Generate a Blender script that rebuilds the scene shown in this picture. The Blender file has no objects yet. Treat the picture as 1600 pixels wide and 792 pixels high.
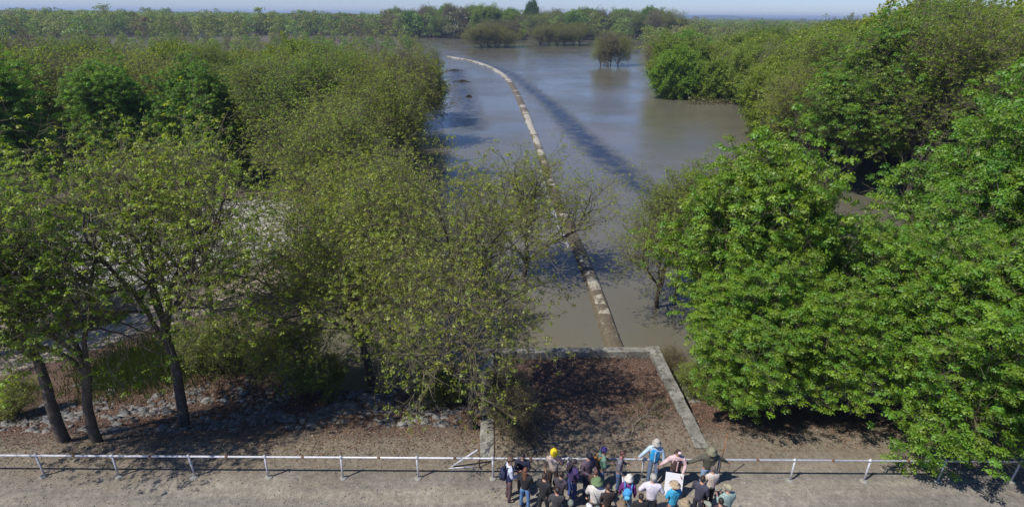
import bpy, bmesh, math, random
import numpy as np
from mathutils import Vector, Matrix

S = bpy.context.scene
COL = S.collection
rad = math.radians
# ------------------------------------------------------------------ camera
FPX, CAMZ = 870.0, 15.0
YAW, PITCH, ROLL = rad(2.06), rad(23.1), rad(0.6)
fwd = Vector((math.sin(YAW)*math.cos(PITCH), math.cos(YAW)*math.cos(PITCH), -math.sin(PITCH)))
r0 = Vector((math.cos(YAW), -math.sin(YAW), 0)); u0 = r0.cross(fwd)
rgt = r0*math.cos(ROLL) + u0*math.sin(ROLL); upv = rgt.cross(fwd)
cd = bpy.data.cameras.new('camera'); cam = bpy.data.objects.new('camera', cd); COL.objects.link(cam)
cam.matrix_world = Matrix(((rgt.x, upv.x, -fwd.x, 0), (rgt.y, upv.y, -fwd.y, 0), (rgt.z, upv.z, -fwd.z, CAMZ), (0, 0, 0, 1)))
cd.sensor_width = 36; cd.lens = FPX/1600*36; cd.clip_start = 0.5; cd.clip_end = 30000
S.camera = cam
# ------------------------------------------------------------------ light
SUN = Vector((-1.05, -0.62, 1.72)).normalized()
w = bpy.data.worlds.new('World'); S.world = w; w.use_nodes = True
nt = w.node_tree; bg = nt.nodes['Background']
sky = nt.nodes.new('ShaderNodeTexSky'); sky.sky_type = 'NISHITA'; sky.sun_disc = False
sky.sun_elevation = math.asin(SUN.z); sky.sun_rotation = math.atan2(SUN.x, SUN.y)
sky.air_density = 1.0; sky.dust_density = 0.0; sky.ozone_density = 4.0; sky.altitude = 10
tn = nt.nodes.new('ShaderNodeMix'); tn.data_type = 'RGBA'; tn.blend_type = 'MULTIPLY'; tn.inputs[0].default_value = 1; tn.inputs[7].default_value = (.72, .83, 1.22, 1)
nt.links.new(sky.outputs[0], tn.inputs[6]); nt.links.new(tn.outputs[2], bg.inputs[0]); bg.inputs[1].default_value = 0.08
sd = bpy.data.lights.new('sun', 'SUN'); sd.energy = 4.0; sd.angle = rad(0.5); sd.color = (1, 0.95, 0.87)
so = bpy.data.objects.new('sun', sd); COL.objects.link(so)
so.rotation_euler = (-SUN).to_track_quat('-Z', 'Y').to_euler(); so.location = (0, 0, 60)
vs = S.view_settings; vs.view_transform = 'Standard'; vs.look = 'None'; vs.exposure = 0.42; vs.gamma = 1
S.cycles.max_bounces = 5; S.cycles.diffuse_bounces = 3; S.cycles.glossy_bounces = 2; S.cycles.transmission_bounces = 3
S.cycles.volume_bounces = 0; S.cycles.use_denoising = True; S.cycles.caustics_reflective = False
S.render.use_persistent_data = False

# ------------------------------------------------------------------ helpers
def P(px, py, z=0.0):
    """ground point (at height z) that the photograph shows at pixel px, py"""
    d = fwd*FPX + rgt*(px-800) - upv*(py-396)
    t = (z-CAMZ)/d.z
    return Vector((d.x*t, d.y*t, z))
def PY(px, y):
    """x at ground distance y under image column px (rough)"""
    return (px-766)/945.0*y*0.998
def tag(o, label=None, cat=None, group=None, kind=None):
    if label: o['label'] = label
    if cat: o['category'] = cat
    if group: o['group'] = group
    if kind: o['kind'] = kind
    return o
def empty(name, loc=(0, 0, 0), rz=0.0, label=None, cat=None, group=None):
    o = bpy.data.objects.new(name, None); COL.objects.link(o); o.empty_display_size = 0.2
    o.location = loc; o.rotation_euler = (0, 0, rz)
    return tag(o, label, cat, group)
def link(name, me, parent=None, loc=None):
    o = bpy.data.objects.new(name, me); COL.objects.link(o)
    if parent: o.parent = parent
    if loc is not None: o.location = loc
    return o
def mesh_np(name, V, faces, mats, midx=None, smooth=False, col=None, attrs=None):
    """faces: list of int arrays (n,k) of any k"""
    me = bpy.data.meshes.new(name); V = np.asarray(V, np.float32)
    me.vertices.add(len(V)); me.vertices.foreach_set('co', V.ravel())
    faces = [np.asarray(f, np.int32) for f in faces if len(f)]
    nl = sum(f.size for f in faces); npoly = sum(len(f) for f in faces)
    me.loops.add(nl); me.polygons.add(npoly)
    me.loops.foreach_set('vertex_index', np.concatenate([f.ravel() for f in faces]))
    tot = np.concatenate([np.full(len(f), f.shape[1], np.int32) for f in faces])
    st = np.concatenate([[0], np.cumsum(tot)[:-1]]).astype(np.int32)
    me.polygons.foreach_set('loop_start', st); me.polygons.foreach_set('loop_total', tot)
    for m in mats: me.materials.append(m)
    if midx is not None: me.polygons.foreach_set('material_index', np.asarray(midx, np.int32))
    if smooth is True: me.polygons.foreach_set('use_smooth', np.ones(npoly, bool))
    elif smooth is not False: me.polygons.foreach_set('use_smooth', np.asarray(smooth, bool))
    if col is not None:
        a = me.attributes.new('Col', 'FLOAT_COLOR', 'POINT')
        c = np.ones((len(V), 4), np.float32); c[:, :3] = col; a.data.foreach_set('color', c.ravel())
    for k, v in (attrs or {}).items():
        a = me.attributes.new(k, 'FLOAT', 'POINT'); a.data.foreach_set('value', np.asarray(v, np.float32))
    me.update(calc_edges=True); me.validate()
    return me
def lin(c):
    return tuple(((x/12.92) if x <= .04045 else ((x+.055)/1.055)**2.4) for x in c)

# ---- materials
class N:
    def __init__(s, name):
        s.m = bpy.data.materials.new(name); s.m.use_nodes = True; s.t = s.m.node_tree
        s.b = s.t.nodes['Principled BSDF']; s.out = s.t.nodes['Material Output']
    def n(s, typ, **kw):
        x = s.t.nodes.new(typ)
        for k, v in kw.items():
            if k.startswith('_'): setattr(x, k[1:], v)
            else:
                key = k.replace('__', ' ')
                x.inputs[int(key[1:]) if key[0] == 'i' and key[1:].isdigit() else key].default_value = v
        return x
    def l(s, a, b): s.t.links.new(a, b)
    def noise(s, scale, detail=4, rough=.6, vec=None):
        x = s.n('ShaderNodeTexNoise', Scale=scale, Detail=detail, Roughness=rough)
        if vec is None:
            if not hasattr(s, 'geo'): s.geo = s.n('ShaderNodeNewGeometry')
            vec = s.geo.outputs['Position']
        s.l(vec, x.inputs['Vector']); return x.outputs['Fac']
    def ramp(s, fac, stops):
        x = s.n('ShaderNodeValToRGB'); e = x.color_ramp.elements
        while len(e) < len(stops): e.new(0.5)
        for i, (p, c) in enumerate(stops):
            e[i].position = p; e[i].color = (*c, 1) if not isinstance(c, (int, float)) else (c, c, c, 1)
        s.l(fac, x.inputs[0]); return x.outputs[0]
    def mix(s, fac, a, b, typ='MIX'):
        x = s.n('ShaderNodeMix', _data_type='RGBA', _blend_type=typ)
        for val, i in ((fac, 0), (a, 6), (b, 7)):
            if isinstance(val, (int, float)): x.inputs[i].default_value = val
            elif isinstance(val, tuple): x.inputs[i].default_value = (*val, 1)
            else: s.l(val, x.inputs[i])
        return x.outputs[2]
    def math(s, op, a, b=0.0):
        x = s.n('ShaderNodeMath', _operation=op)
        for i, v in enumerate((a, b)):
            if isinstance(v, (int, float)): x.inputs[i].default_value = v
            else: s.l(v, x.inputs[i])
        return x.outputs[0]
    def bump(s, h, strength=.5, dist=.05, chain=None):
        x = s.n('ShaderNodeBump', Strength=strength, Distance=dist); s.l(h, x.inputs['Height'])
        if chain is not None: s.l(chain, x.inputs['Normal'])
        return x.outputs[0]
    def attr(s, name):
        x = s.n('ShaderNodeAttribute'); x.attribute_name = name; return x

_pm = {}
def plain(name, c, rough=.8, var=.18, scale=12, metal=0, bump=0.0):
    if name in _pm: return _pm[name]
    k = N(name); tc = k.n('ShaderNodeTexCoord').outputs['Object']
    f = k.noise(scale, 3, .6, tc)
    col = k.ramp(f, [(.25, tuple(x*(1-var) for x in c)), (.75, tuple(min(1, x*(1+var)) for x in c))])
    k.l(col, k.b.inputs['Base Color']); k.b.inputs['Roughness'].default_value = rough; k.b.inputs['Metallic'].default_value = metal
    if bump: k.l(k.bump(f, bump, .02), k.b.inputs['Normal'])
    _pm[name] = k.m; return k.m

def mat_leaf():
    k = N('leaf'); a = k.attr('Col').outputs['Color']; oi = k.n('ShaderNodeObjectInfo')
    c = k.mix(1.0, a, oi.outputs['Color'], 'MULTIPLY')
    d = k.n('ShaderNodeBsdfDiffuse'); t = k.n('ShaderNodeBsdfTranslucent'); k.l(c, d.inputs[0])
    c2 = k.mix(1.0, c, (1.3, 1.2, .5), 'MULTIPLY'); k.l(c2, t.inputs[0])
    mx = k.n('ShaderNodeMixShader', Fac=.5); k.l(d.outputs[0], mx.inputs[1]); k.l(t.outputs[0], mx.inputs[2])
    g = k.n('ShaderNodeBsdfGlossy', Roughness=.5); g.inputs[0].default_value = (1, 1, 1, 1)
    m2 = k.n('ShaderNodeMixShader', Fac=.025); k.l(mx.outputs[0], m2.inputs[1]); k.l(g.outputs[0], m2.inputs[2])
    k.l(m2.outputs[0], k.out.inputs[0]); return k.m
def mat_bark():
    k = N('bark'); tc = k.n('ShaderNodeTexCoord').outputs['Object']
    f = k.noise(5, 5, .7, tc); f2 = k.noise(30, 3, .6, tc)
    c = k.ramp(f, [(.3, (.045, .034, .026)), (.55, (.10, .078, .058)), (.8, (.19, .16, .125))])
    k.l(c, k.b.inputs['Base Color']); k.b.inputs['Roughness'].default_value = .95
    k.l(k.bump(f2, .6, .03), k.b.inputs['Normal']); return k.m
LEAF, BARK = mat_leaf(), mat_bark()
TWIG = plain('twig_bark', (.13, .105, .078), .95, .35, 3)
TWIGY = plain('lichen_twig', (.17, .15, .085), .95, .35, 3)
STEMW = plain('pale_twig', (.2, .165, .135), .95, .3, 3)

# ------------------------------------------------------------------ terrain
WZ = -2.5
def pxp(lst, z): return [P(a, b, z) for a, b in lst]
near_y = 23.6
lake = pxp([(640, 58), (683, 124), (668, 200), (612, 300), (540, 430), (500, 520), (470, 575)], WZ)
lake = [(p.x, p.y) for p in lake]
lake += [(-7.0, near_y), (0, near_y-.2), (7, near_y-.2), (40, near_y), (140, near_y+2), (400, 60), (400, 140), (150, 138)]
lake += [(p.x, p.y) for p in pxp([(1400, 150), (1180, 166), (1110, 163), (1072, 157), (1030, 140), (1012, 108), (1005, 84), (1000, 64), (900, 63), (760, 62)], WZ)]
lake = np.array(lake)
pond = np.array([(p.x, p.y) for p in pxp([(440, 50), (478, 50), (468, 36), (448, 36)], WZ)])
pond2 = np.array([(p.x, p.y) for p in pxp([(270, 57), (340, 57), (336, 52), (275, 52)], WZ)])
def sdist(poly, X, Y):
    """signed distance to polygon, negative inside"""
    best = np.full(X.shape, 1e9); ins = np.zeros(X.shape, bool)
    n = len(poly)
    for i in range(n):
        x1, y1 = poly[i]; x2, y2 = poly[(i+1) % n]
        dx, dy = x2-x1, y2-y1
        t = np.clip(((X-x1)*dx+(Y-y1)*dy)/(dx*dx+dy*dy+1e-9), 0, 1)
        best = np.minimum(best, np.hypot(X-x1-t*dx, Y-y1-t*dy))
        c = ((y1 > Y) != (y2 > Y)) & (X < (x2-x1)*(Y-y1)/(y2-y1+1e-12)+x1)
        ins ^= c
    return np.where(ins, -best, best)
def pdist(line, X, Y):
    best = np.full(X.shape, 1e9)
    for (x1, y1), (x2, y2) in zip(line[:-1], line[1:]):
        dx, dy = x2-x1, y2-y1
        t = np.clip(((X-x1)*dx+(Y-y1)*dy)/(dx*dx+dy*dy+1e-9), 0, 1)
        best = np.minimum(best, np.hypot(X-x1-t*dx, Y-y1-t*dy))
    return best
def sm(a, b, x):
    t = np.clip((x-a)/(b-a), 0, 1); return t*t*(3-2*t)
rs = np.random.RandomState(5)
_ph = rs.rand(24, 4)
def lump(X, Y, scale):
    z = 0
    for i in range(8):
        a = _ph[i, 0]*6.28; f = (0.6+_ph[i, 1])*2*math.pi/scale
        z = z+np.sin((X*math.cos(a)+Y*math.sin(a))*f+_ph[i, 2]*6.28)
    return z/8
BX0, BX1, BY1 = 0.0, 7.62, 22.75     # retaining box: inner faces of side walls, back
WT = .55
RAILB = (P(69, 743, 0), P(1580, 753, 0))
def road_edge(X): return 15.55+0*X
def H(X, Y):
    X = np.asarray(X, float); Y = np.asarray(Y, float)
    plain_ = -1.95+.22*lump(X, Y, 16)+.1*lump(X, Y, 5)
    far = sm(200, 2500, np.hypot(X, Y)); plain_ = plain_+far*.3
    d = sdist(lake, X, Y); wdt = 1.2+np.clip(Y, 0, 1e9)*.012
    d = np.minimum(d, np.minimum(sdist(pond, X, Y), sdist(pond2, X, Y))/6)
    land = plain_*sm(-wdt, wdt, d)+(-4.6)*(1-sm(-wdt, wdt, d))
    emb = -np.clip(Y-16.9, 0, None)/2.6+.05*lump(X, Y, 3)*sm(16.5, 19, Y)
    emb = np.where(Y < 16.9, 0, emb)
    z = np.maximum(land, emb)
    inb = (X > BX0-.2) & (X < BX1+.2) & (Y < BY1+.1)
    zb = -np.clip(Y-17.2, 0, None)*.045+.03*lump(X, Y, 2)*sm(16.5, 18, Y)
    return np.where(inb, zb, z)
def Hf(x, y): return float(H(np.array([x]), np.array([y]))[0])
def PG(px, py, it=6):
    """ground point on the terrain under a pixel"""
    z = 0.0
    for _ in range(it):
        p = P(px, py, z); z = .5*z+.5*Hf(p.x, p.y)
    p = P(px, py, z); p.z = Hf(p.x, p.y); return p

# rows/cols of the fan grid
rows = np.concatenate([[-60, -30, -10, 0, 5, 9], np.arange(11, 30, .22), np.arange(30, 60, .5), np.geomspace(60, 9000, 190)])
cols = np.concatenate([[-3.2, -2.4, -1.8, -1.4], np.linspace(-1.2, 1.2, 300), [1.4, 1.8, 2.4, 3.2]])
RR, TT = np.meshgrid(rows, cols, indexing='ij'); GX = TT*(np.clip(RR, -60, 1e9)+9+60*(RR < 5)*0); 
GX = TT*np.maximum(RR+6, 30*0+12); GY = RR.copy()
GX = np.where(RR < 9, TT*18, GX)
GZ = H(GX, GY)
nr, nc = RR.shape
idx = np.arange(nr*nc).reshape(nr, nc)
quads = np.stack([idx[:-1, :-1], idx[:-1, 1:], idx[1:, 1:], idx[1:, :-1]], -1).reshape(-1, 4)
pale_poly = np.array([(p.x, p.y) for p in pxp([(-160, 450), (90, 455), (250, 440), (380, 412), (470, 370), (520, 325), (400, 312), (230, 322), (100, 340), (-160, 350)], -1.9)])
pale2 = np.array([(p.x, p.y) for p in pxp([(560, 310), (480, 320), (450, 350), (520, 345)], -1.9)])
track = [(p.x, p.y) for p in pxp([(-200, 600), (0, 560), (150, 520), (280, 480), (400, 445), (520, 400)], -1.9)]
track2 = [(p.x, p.y) for p in pxp([(-200, 520), (0, 500), (60, 490)], -1.9)]
grassl = [(p.x, p.y) for p in pxp([(-200, 560), (0, 524), (70, 516), (185, 492)], -1.9)]
grass2 = [(p.x, p.y) for p in pxp([(185, 580), (250, 565), (320, 560)], -1.9)]
zr = np.maximum(1-sm(-1, 1, sdist(pale_poly, GX, GY)), 1-sm(-.5, .8, sdist(pale2, GX, GY)))
zg = np.maximum(1-sm(.3, .9, pdist(grassl, GX, GY)), (1-sm(.8, 2.2, pdist(grass2, GX, GY))))
zt = np.maximum(1-sm(1.2, 2.4, pdist(track, GX, GY)), 1-sm(.6, 1.6, pdist(track2, GX, GY)))
zcol = np.stack([zr, zg, zt], -1).reshape(-1, 3)

def gravel_cols(k):
    """gravel road with a dirt verge by the railing"""
    f1 = k.noise(.35, 4, .6); f2 = k.noise(4, 7, .8); f3 = k.noise(60, 3, .7)
    v = k.n('ShaderNodeTexVoronoi', Scale=22.0); k.l(k.geo.outputs['Position'], v.inputs['Vector'])
    a = k.ramp(f2, [(.3, (.155, .143, .126)), (.5, (.25, .236, .21)), (.72, (.38, .364, .33))])
    sp = k.ramp(f3, [(.36, .6), (.5, .97), (.66, 1.4)])
    a = k.mix(1.0, a, sp, 'MULTIPLY')
    big = k.ramp(f1, [(.32, (.74, .72, .69)), (.7, (1.16, 1.13, 1.08))]); a = k.mix(1.0, a, big, 'MULTIPLY')
    mp = k.n('ShaderNodeMapping'); mp.inputs['Scale'].default_value = (.09, 1.1, 1); k.l(k.geo.outputs['Position'], mp.inputs[0])
    a = k.mix(1.0, a, k.ramp(k.noise(1.0, 4, .6, mp.outputs[0]), [(.36, (.78, .78, .8)), (.6, (1.16, 1.12, 1.02))]), 'MULTIPLY')
    return a, f1, f2, f3, v
def mat_ground():
    k = N('earth'); a, f1, f2, f3, v = gravel_cols(k)
    sx = k.n('ShaderNodeSeparateXYZ'); k.l(k.geo.outputs['Position'], sx.inputs[0]); y = sx.outputs[1]
    dirt = k.ramp(f2, [(.3, (.1, .078, .052)), (.5, (.18, .147, .105)), (.75, (.28, .24, .18))])
    dirt = k.mix(1.0, dirt, k.ramp(f3, [(.35, .6), (.6, 1.3)]), 'MULTIPLY')
    lit = k.ramp(k.noise(14, 6, .8), [(.3, (.035, .02, .013)), (.48, (.095, .055, .036)), (.6, (.15, .095, .065)), (.78, (.26, .19, .14))])
    lit = k.mix(1.0, lit, k.ramp(f3, [(.35, .6), (.6, 1.3)]), 'MULTIPLY')
    wob = k.math('MULTIPLY', k.math('SUBTRACT', k.noise(.5, 4, .65), .5), 3.6)
    yy = k.math('ADD', y, wob)
    def step(lo, hi, src):
        m = k.n('ShaderNodeMapRange', _interpolation_type='SMOOTHSTEP'); m.inputs[1].default_value = lo; m.inputs[2].default_value = hi
        k.l(src, m.inputs[0]); return m.outputs[0]
    c = k.mix(step(14.3, 16.2, yy), a, dirt)
    c = k.mix(step(16.9, 19.3, yy), c, lit)
    floor_ = k.ramp(k.noise(.9, 5, .7), [(.3, (.05, .038, .024)), (.5, (.10, .082, .052)), (.68, (.085, .10, .04)), (.8, (.16, .14, .09))])
    c = k.mix(step(26, 32, yy), c, floor_)
    z = k.attr('Col').outputs['Color']; sz = k.n('ShaderNodeSeparateColor'); k.l(z, sz.inputs[0])
    nz = k.math('MULTIPLY', k.math('SUBTRACT', k.noise(1.6, 4, .7), .5), 1.2)
    def zone(i): return step(.35, .65, k.math('ADD', sz.outputs[i], nz))
    c = k.mix(zone(2), c, k.ramp(k.noise(2.2, 6, .7), [(.3, (.19, .155, .11)), (.55, (.30, .25, .18)), (.75, (.4, .34, .26))]))
    c = k.mix(zone(1), c, k.ramp(f2, [(.3, (.03, .055, .012)), (.7, (.075, .13, .028))]))
    c = k.mix(zone(0), c, k.ramp(f2, [(.3, (.14, .13, .11)), (.6, (.3, .29, .26))]))
    # wet mud by the water line
    c = k.mix(step(-2.55, -2.2, sx.outputs[2]), k.mix(1.0, c, (.35, .33, .28), 'MULTIPLY'), c)
    k.l(c, k.b.inputs['Base Color']); k.b.inputs['Roughness'].default_value = .95
    b = k.bump(k.noise(3, 5, .7), .5, .15); b = k.bump(f3, .7, .02, b); k.l(b, k.b.inputs['Normal'])
    return k.m
GROUND = mat_ground()
gm = mesh_np('ground', np.stack([GX, GY, GZ], -1).reshape(-1, 3), [quads], [GROUND], smooth=True, col=zcol)
tag(link('ground', gm), kind='structure')
# gravel road on top of the levee, its own sheet 4 mm above the ground
rx = np.linspace(-60, 60, 241); ry = np.array([-30, -10, 0, 4, 8, 10, 11.5, 12.5, 13.3, 14.0, 14.6])
RX, RY = np.meshgrid(rx, ry); ii = np.arange(RX.size).reshape(RX.shape)
e = RX*0; e[-1] = .25*lump(RX[-1], RY[-1], 4)
rq = np.stack([ii[:-1, :-1], ii[:-1, 1:], ii[1:, 1:], ii[1:, :-1]], -1).reshape(-1, 4)
tag(link('road', mesh_np('road', np.stack([RX, RY+e, RX*0+.004], -1).reshape(-1, 3), [rq], [GROUND], smooth=True, col=np.zeros((RX.size, 3)))), kind='structure')

# ------------------------------------------------------------------ water
ruff = [P(a, b, WZ) for a, b in [(730, 91), (800, 116), (862, 165), (905, 210), (960, 258), (1015, 305)]]
rw = [1.1, 1.4, 1.8, 2.5, 2.5, 2.0]
wx0 = np.concatenate([[-3.0, -2.0, -1.4], np.linspace(-1.15, 1.15, 260), [1.4, 2.0, 3.0]])
wr = np.concatenate([np.arange(22.76, 60, .6), np.geomspace(60, 9000, 170)])
WR, WT_ = np.meshgrid(wr, wx0, indexing='ij'); WX = WT_*(WR+6); WY = WR
wi = np.arange(WX.size).reshape(WX.shape); wq = np.stack([wi[:-1, :-1], wi[:-1, 1:], wi[1:, 1:], wi[1:, :-1]], -1).reshape(-1, 4)
rf = np.zeros(WX.shape)
for i in range(len(ruff)-1):
    a, b = ruff[i], ruff[i+1]; dx, dy = b.x-a.x, b.y-a.y
    t = np.clip(((WX-a.x)*dx+(WY-a.y)*dy)/(dx*dx+dy*dy), 0, 1)
    dd = np.hypot(WX-a.x-t*dx, WY-a.y-t*dy); ww = rw[i]*(1-t)+rw[i+1]*t
    fade = 1.0 if i < len(ruff)-2 else 1-.5*t
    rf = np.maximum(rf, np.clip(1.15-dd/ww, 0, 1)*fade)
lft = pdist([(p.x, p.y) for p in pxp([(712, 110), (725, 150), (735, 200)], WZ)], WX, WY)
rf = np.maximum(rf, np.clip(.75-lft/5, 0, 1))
def mat_water():
    k = N('muddy_water'); r = k.attr('ruffle').outputs['Fac']
    n1 = k.noise(.06, 4, .6); nb = k.noise(.5, 6, .8)
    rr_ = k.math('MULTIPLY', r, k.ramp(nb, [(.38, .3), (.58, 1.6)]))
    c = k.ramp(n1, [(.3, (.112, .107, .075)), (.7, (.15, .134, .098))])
    c = k.mix(rr_, c, (.03, .042, .075))  # reflection of the darker upper sky painted into the ruffled band's base colour
    k.l(c, k.b.inputs['Base Color'])
    k.b.inputs['IOR'].default_value = 1.33
    ro = k.math('ADD', k.math('MULTIPLY', rr_, .1), k.ramp(n1, [(.3, .07), (.7, .17)])); k.l(ro, k.b.inputs['Roughness'])
    mp = k.n('ShaderNodeMapping'); mp.inputs['Scale'].default_value = (.8, 1.6, 1); mp.inputs['Rotation'].default_value = (0, 0, .5)
    k.l(k.geo.outputs['Position'], mp.inputs[0])
    w1 = k.noise(1.4, 5, .65, mp.outputs[0]); w2 = k.noise(5, 3, .6, mp.outputs[0])
    st = k.math('ADD', k.math('MULTIPLY', rr_, .55), k.ramp(k.noise(.045, 5, .7), [(.42, .05), (.6, .17)]))
    b = k.n('ShaderNodeBump', Distance=.5); k.l(w1, b.inputs['Height']); k.l(st, b.inputs['Strength'])
    b2 = k.n('ShaderNodeBump', Distance=.12); k.l(w2, b2.inputs['Height']); k.l(st, b2.inputs['Strength']); k.l(b.outputs[0], b2.inputs['Normal'])
    k.l(b2.outputs[0], k.b.inputs['Normal']); return k.m
# keep the water sheet off the embankment (it passes under the terrain everywhere else)
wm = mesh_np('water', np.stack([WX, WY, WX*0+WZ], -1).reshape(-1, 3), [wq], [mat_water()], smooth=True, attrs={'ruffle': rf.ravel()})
tag(link('water', wm), kind='structure')

# ------------------------------------------------------------------ far hills
hx = np.linspace(-8000, 8000, 161); hv = []; hf = []
hh = 18+10*np.sin(hx/900)+7*np.sin(hx/333+1)+4*np.sin(hx/120)
hh = hh*sm(-6000, 500, hx)+6
for j, (yy, s) in enumerate([(5600, 0), (5900, .75), (6300, 1), (7200, .6), (8400, 0)]):
    for x, h in zip(hx, hh): hv.append((x, yy, -3+(h+3)*s))
n_ = len(hx)
for j in range(4):
    for i in range(n_-1): hf.append((j*n_+i, j*n_+i+1, (j+1)*n_+i+1, (j+1)*n_+i))
HILL = plain('hill_woods', (.05, .07, .04), .95, .4, .01)
tag(link('hills', mesh_np('hills', hv, [np.array(hf)], [HILL], smooth=True)), kind='structure')
# air
k = N('haze'); k.t.nodes.remove(k.b); pv = k.n('ShaderNodeVolumePrincipled', Density=2.2e-4)
pv.inputs['Color'].default_value = (.62, .78, 1.0, 1); pv.inputs['Anisotropy'].default_value = .2
k.l(pv.outputs[0], k.out.inputs['Volume'])
def box_mesh(name, x0, x1, y0, y1, z0, z1, mat):
    V = [(x, y, z) for z in (z0, z1) for y in (y0, y1) for x in (x0, x1)]
    F = [(0, 2, 3, 1), (4, 5, 7, 6), (0, 1, 5, 4), (1, 3, 7, 5), (3, 2, 6, 7), (2, 0, 4, 6)]
    return mesh_np(name, V, [np.array(F)], [mat])
tag(link('haze', box_mesh('haze', -30000, 30000, -200, 12000, -6, 48, k.m)), kind='stuff')

# ------------------------------------------------------------------ concrete box of retaining walls
def mat_concrete(name, tint=(1, 1, 1)):
    k = N(name); f = k.noise(1.3, 6, .75); g = k.noise(14, 4, .7)
    c = k.ramp(f, [(.3, (.11, .105, .088)), (.5, (.23, .22, .185)), (.7, (.34, .33, .285))])
    c = k.mix(1.0, c, k.ramp(g, [(.35, .65), (.6, 1.12)]), 'MULTIPLY'); c = k.mix(1.0, c, tint, 'MULTIPLY')
    # lichen and leaf stains
    c = k.mix(k.ramp(k.noise(3.1, 5, .75), [(.5, 0), (.62, .85)]), c, (.085, .072, .05))
    k.l(c, k.b.inputs['Base Color']); k.b.inputs['Roughness'].default_value = .92
    k.l(k.bump(g, .5, .02), k.b.inputs['Normal']); return k.m
CONC = mat_concrete('weathered_concrete')
def rough_box(bm, x0, x1, y0, y1, z0, z1, seg=.35, jit=.012, seed=1, axis=1):
    rng = random.Random(seed)
    L = (y1-y0) if axis == 1 else (x1-x0); n = max(2, int(L/seg)); ringv = []
    for i in range(n+1):
        t = i/n; j = lambda: rng.uniform(-jit, jit)
        if axis == 1:
            y = y0+t*L; r = [(x0+j(), y, z0), (x0+j(), y, z1-.03+j()), (x0+.03+j(), y, z1+j()), (x1-.03+j(), y, z1+j()), (x1+j(), y, z1-.03+j()), (x1+j(), y, z0)]
        else:
            x = x0+t*L; r = [(x, y1+j(), z0), (x, y1+j(), z1-.03+j()), (x, y1-.03+j(), z1+j()), (x, y0+.03+j(), z1+j()), (x, y0+j(), z1-.03+j()), (x, y0+j(), z0)]
        ringv.append([bm.verts.new(p) for p in r])
    for a, b in zip(ringv[:-1], ringv[1:]):
        for q in range(6): bm.faces.new((a[q], a[(q+1) % 6], b[(q+1) % 6], b[q]))
    bm.faces.new(ringv[0][::-1]); bm.faces.new(ringv[-1])
def bm_obj(name, bm, mats, parent=None, smooth=False, recalc=True):
    if recalc: bmesh.ops.recalc_face_normals(bm, faces=bm.faces[:])
    me = bpy.data.meshes.new(name); bm.to_mesh(me); bm.free()
    for m in (mats if isinstance(mats, (list, tuple)) else [mats]): me.materials.append(m)
    if smooth:
        for p in me.polygons: p.use_smooth = True
    return link(name, me, parent)
b = bmesh.new(); rough_box(b, BX0-WT, BX0, 15.95, BY1+.5, -4, .06, seed=2)
tag(bm_obj('retaining_wall', b, CONC), 'long low concrete wall top running away beside the leaning trunk, left side of the leaf-filled box', 'wall')
b = bmesh.new(); rough_box(b, BX1, BX1+.52, 16.25, BY1+.5, -4, .06, seed=3, jit=.02)
tag(bm_obj('retaining_wall', b, CONC), 'chipped concrete wall top slanting beside the vivid green tree, right side of the leaf-filled box', 'wall')
b = bmesh.new(); rough_box(b, BX0+.003, BX1-.003, BY1+.1, BY1+.5, -4, .05, seed=4, axis=0, jit=.025)
tag(bm_obj('retaining_wall', b, CONC), 'concrete wall at the water edge closing the far end of the leaf-filled box', 'wall')

# ------------------------------------------------------------------ weir
wp = [P(a, b_, WZ+.3) for a, b_ in [(968, 553), (955, 520), (936, 465), (915, 410), (893, 360), (875, 320), (862, 285), (850, 250), (836, 212), (821, 175), (806, 142), (795, 125), (780, 112), (760, 102), (735, 94), (712, 90)]]
wp[0] = Vector((wp[0].x, BY1+.52, 0)); wp.append(wp[-1]+(wp[-1]-wp[-2])*.6)
def catmull(pts, n):
    out = []
    P_ = [pts[0]*2-pts[1]]+list(pts)+[pts[-1]*2-pts[-2]]
    for i in range(1, len(P_)-2):
        for j in range(n):
            t = j/n; a, b, c, d = P_[i-1:i+3]
            out.append(.5*((2*b)+(c-a)*t+(2*a-5*b+4*c-d)*t*t+(-a+3*b-3*c+d)*t**3))
    out.append(pts[-1]); return out
path = catmull([Vector((p.x, p.y, 0)) for p in wp], 26)
rng = random.Random(3)
prof = [(-.95, -.9), (-.72, -.12), (-.55, .18), (-.42, .27), (0, .3), (.42, .27), (.56, .17), (.72, -.14), (.95, -.9)]
V = []; cream = []; sarc = 0
for i, p in enumerate(path):
    q0, q1 = path[max(0, i-1)], path[min(len(path)-1, i+1)]; t = (q1-q0).normalized(); nrm = Vector((t.y, -t.x, 0))
    if i: sarc += (p-path[i-1]).length
    y = p.y; wsc = .82+(.25 if y > 100 else 0)+min(.5, max(0, (y-100)/300))
    v = .5*math.sin(sarc/5.3)+.35*math.sin(sarc/1.9+1)+.3*math.sin(sarc/.8)
    cr = .02+.3*v
    if 74 < y < 120: cr = .85+.5*v
    if 46 < y < 56: cr = .2+.4*v
    if y > 170: cr = .8+.5*v
    sg = random.Random(int(sarc/3.4)*7+1).uniform(-.35, .35)*(.35 if y < 46 else 1); cr += sg
    if sarc % 3.4 < .45: cr -= .5
    jj = rng.uniform(-.03, .03)
    for (a, h) in prof:
        q = p+nrm*a*wsc*(1+jj); V.append((q.x, q.y, WZ+h+rng.uniform(-.02, .02))); cream.append(min(1, max(0, cr+(.25 if abs(a) < .5 else -.3))))
m_ = len(prof); F = [(i*m_+j, i*m_+j+1, (i+1)*m_+j+1, (i+1)*m_+j) for i in range(len(path)-1) for j in range(m_-1)]
F2 = [tuple(range(m_))[::-1], tuple(range((len(path)-1)*m_, len(path)*m_))]
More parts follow.
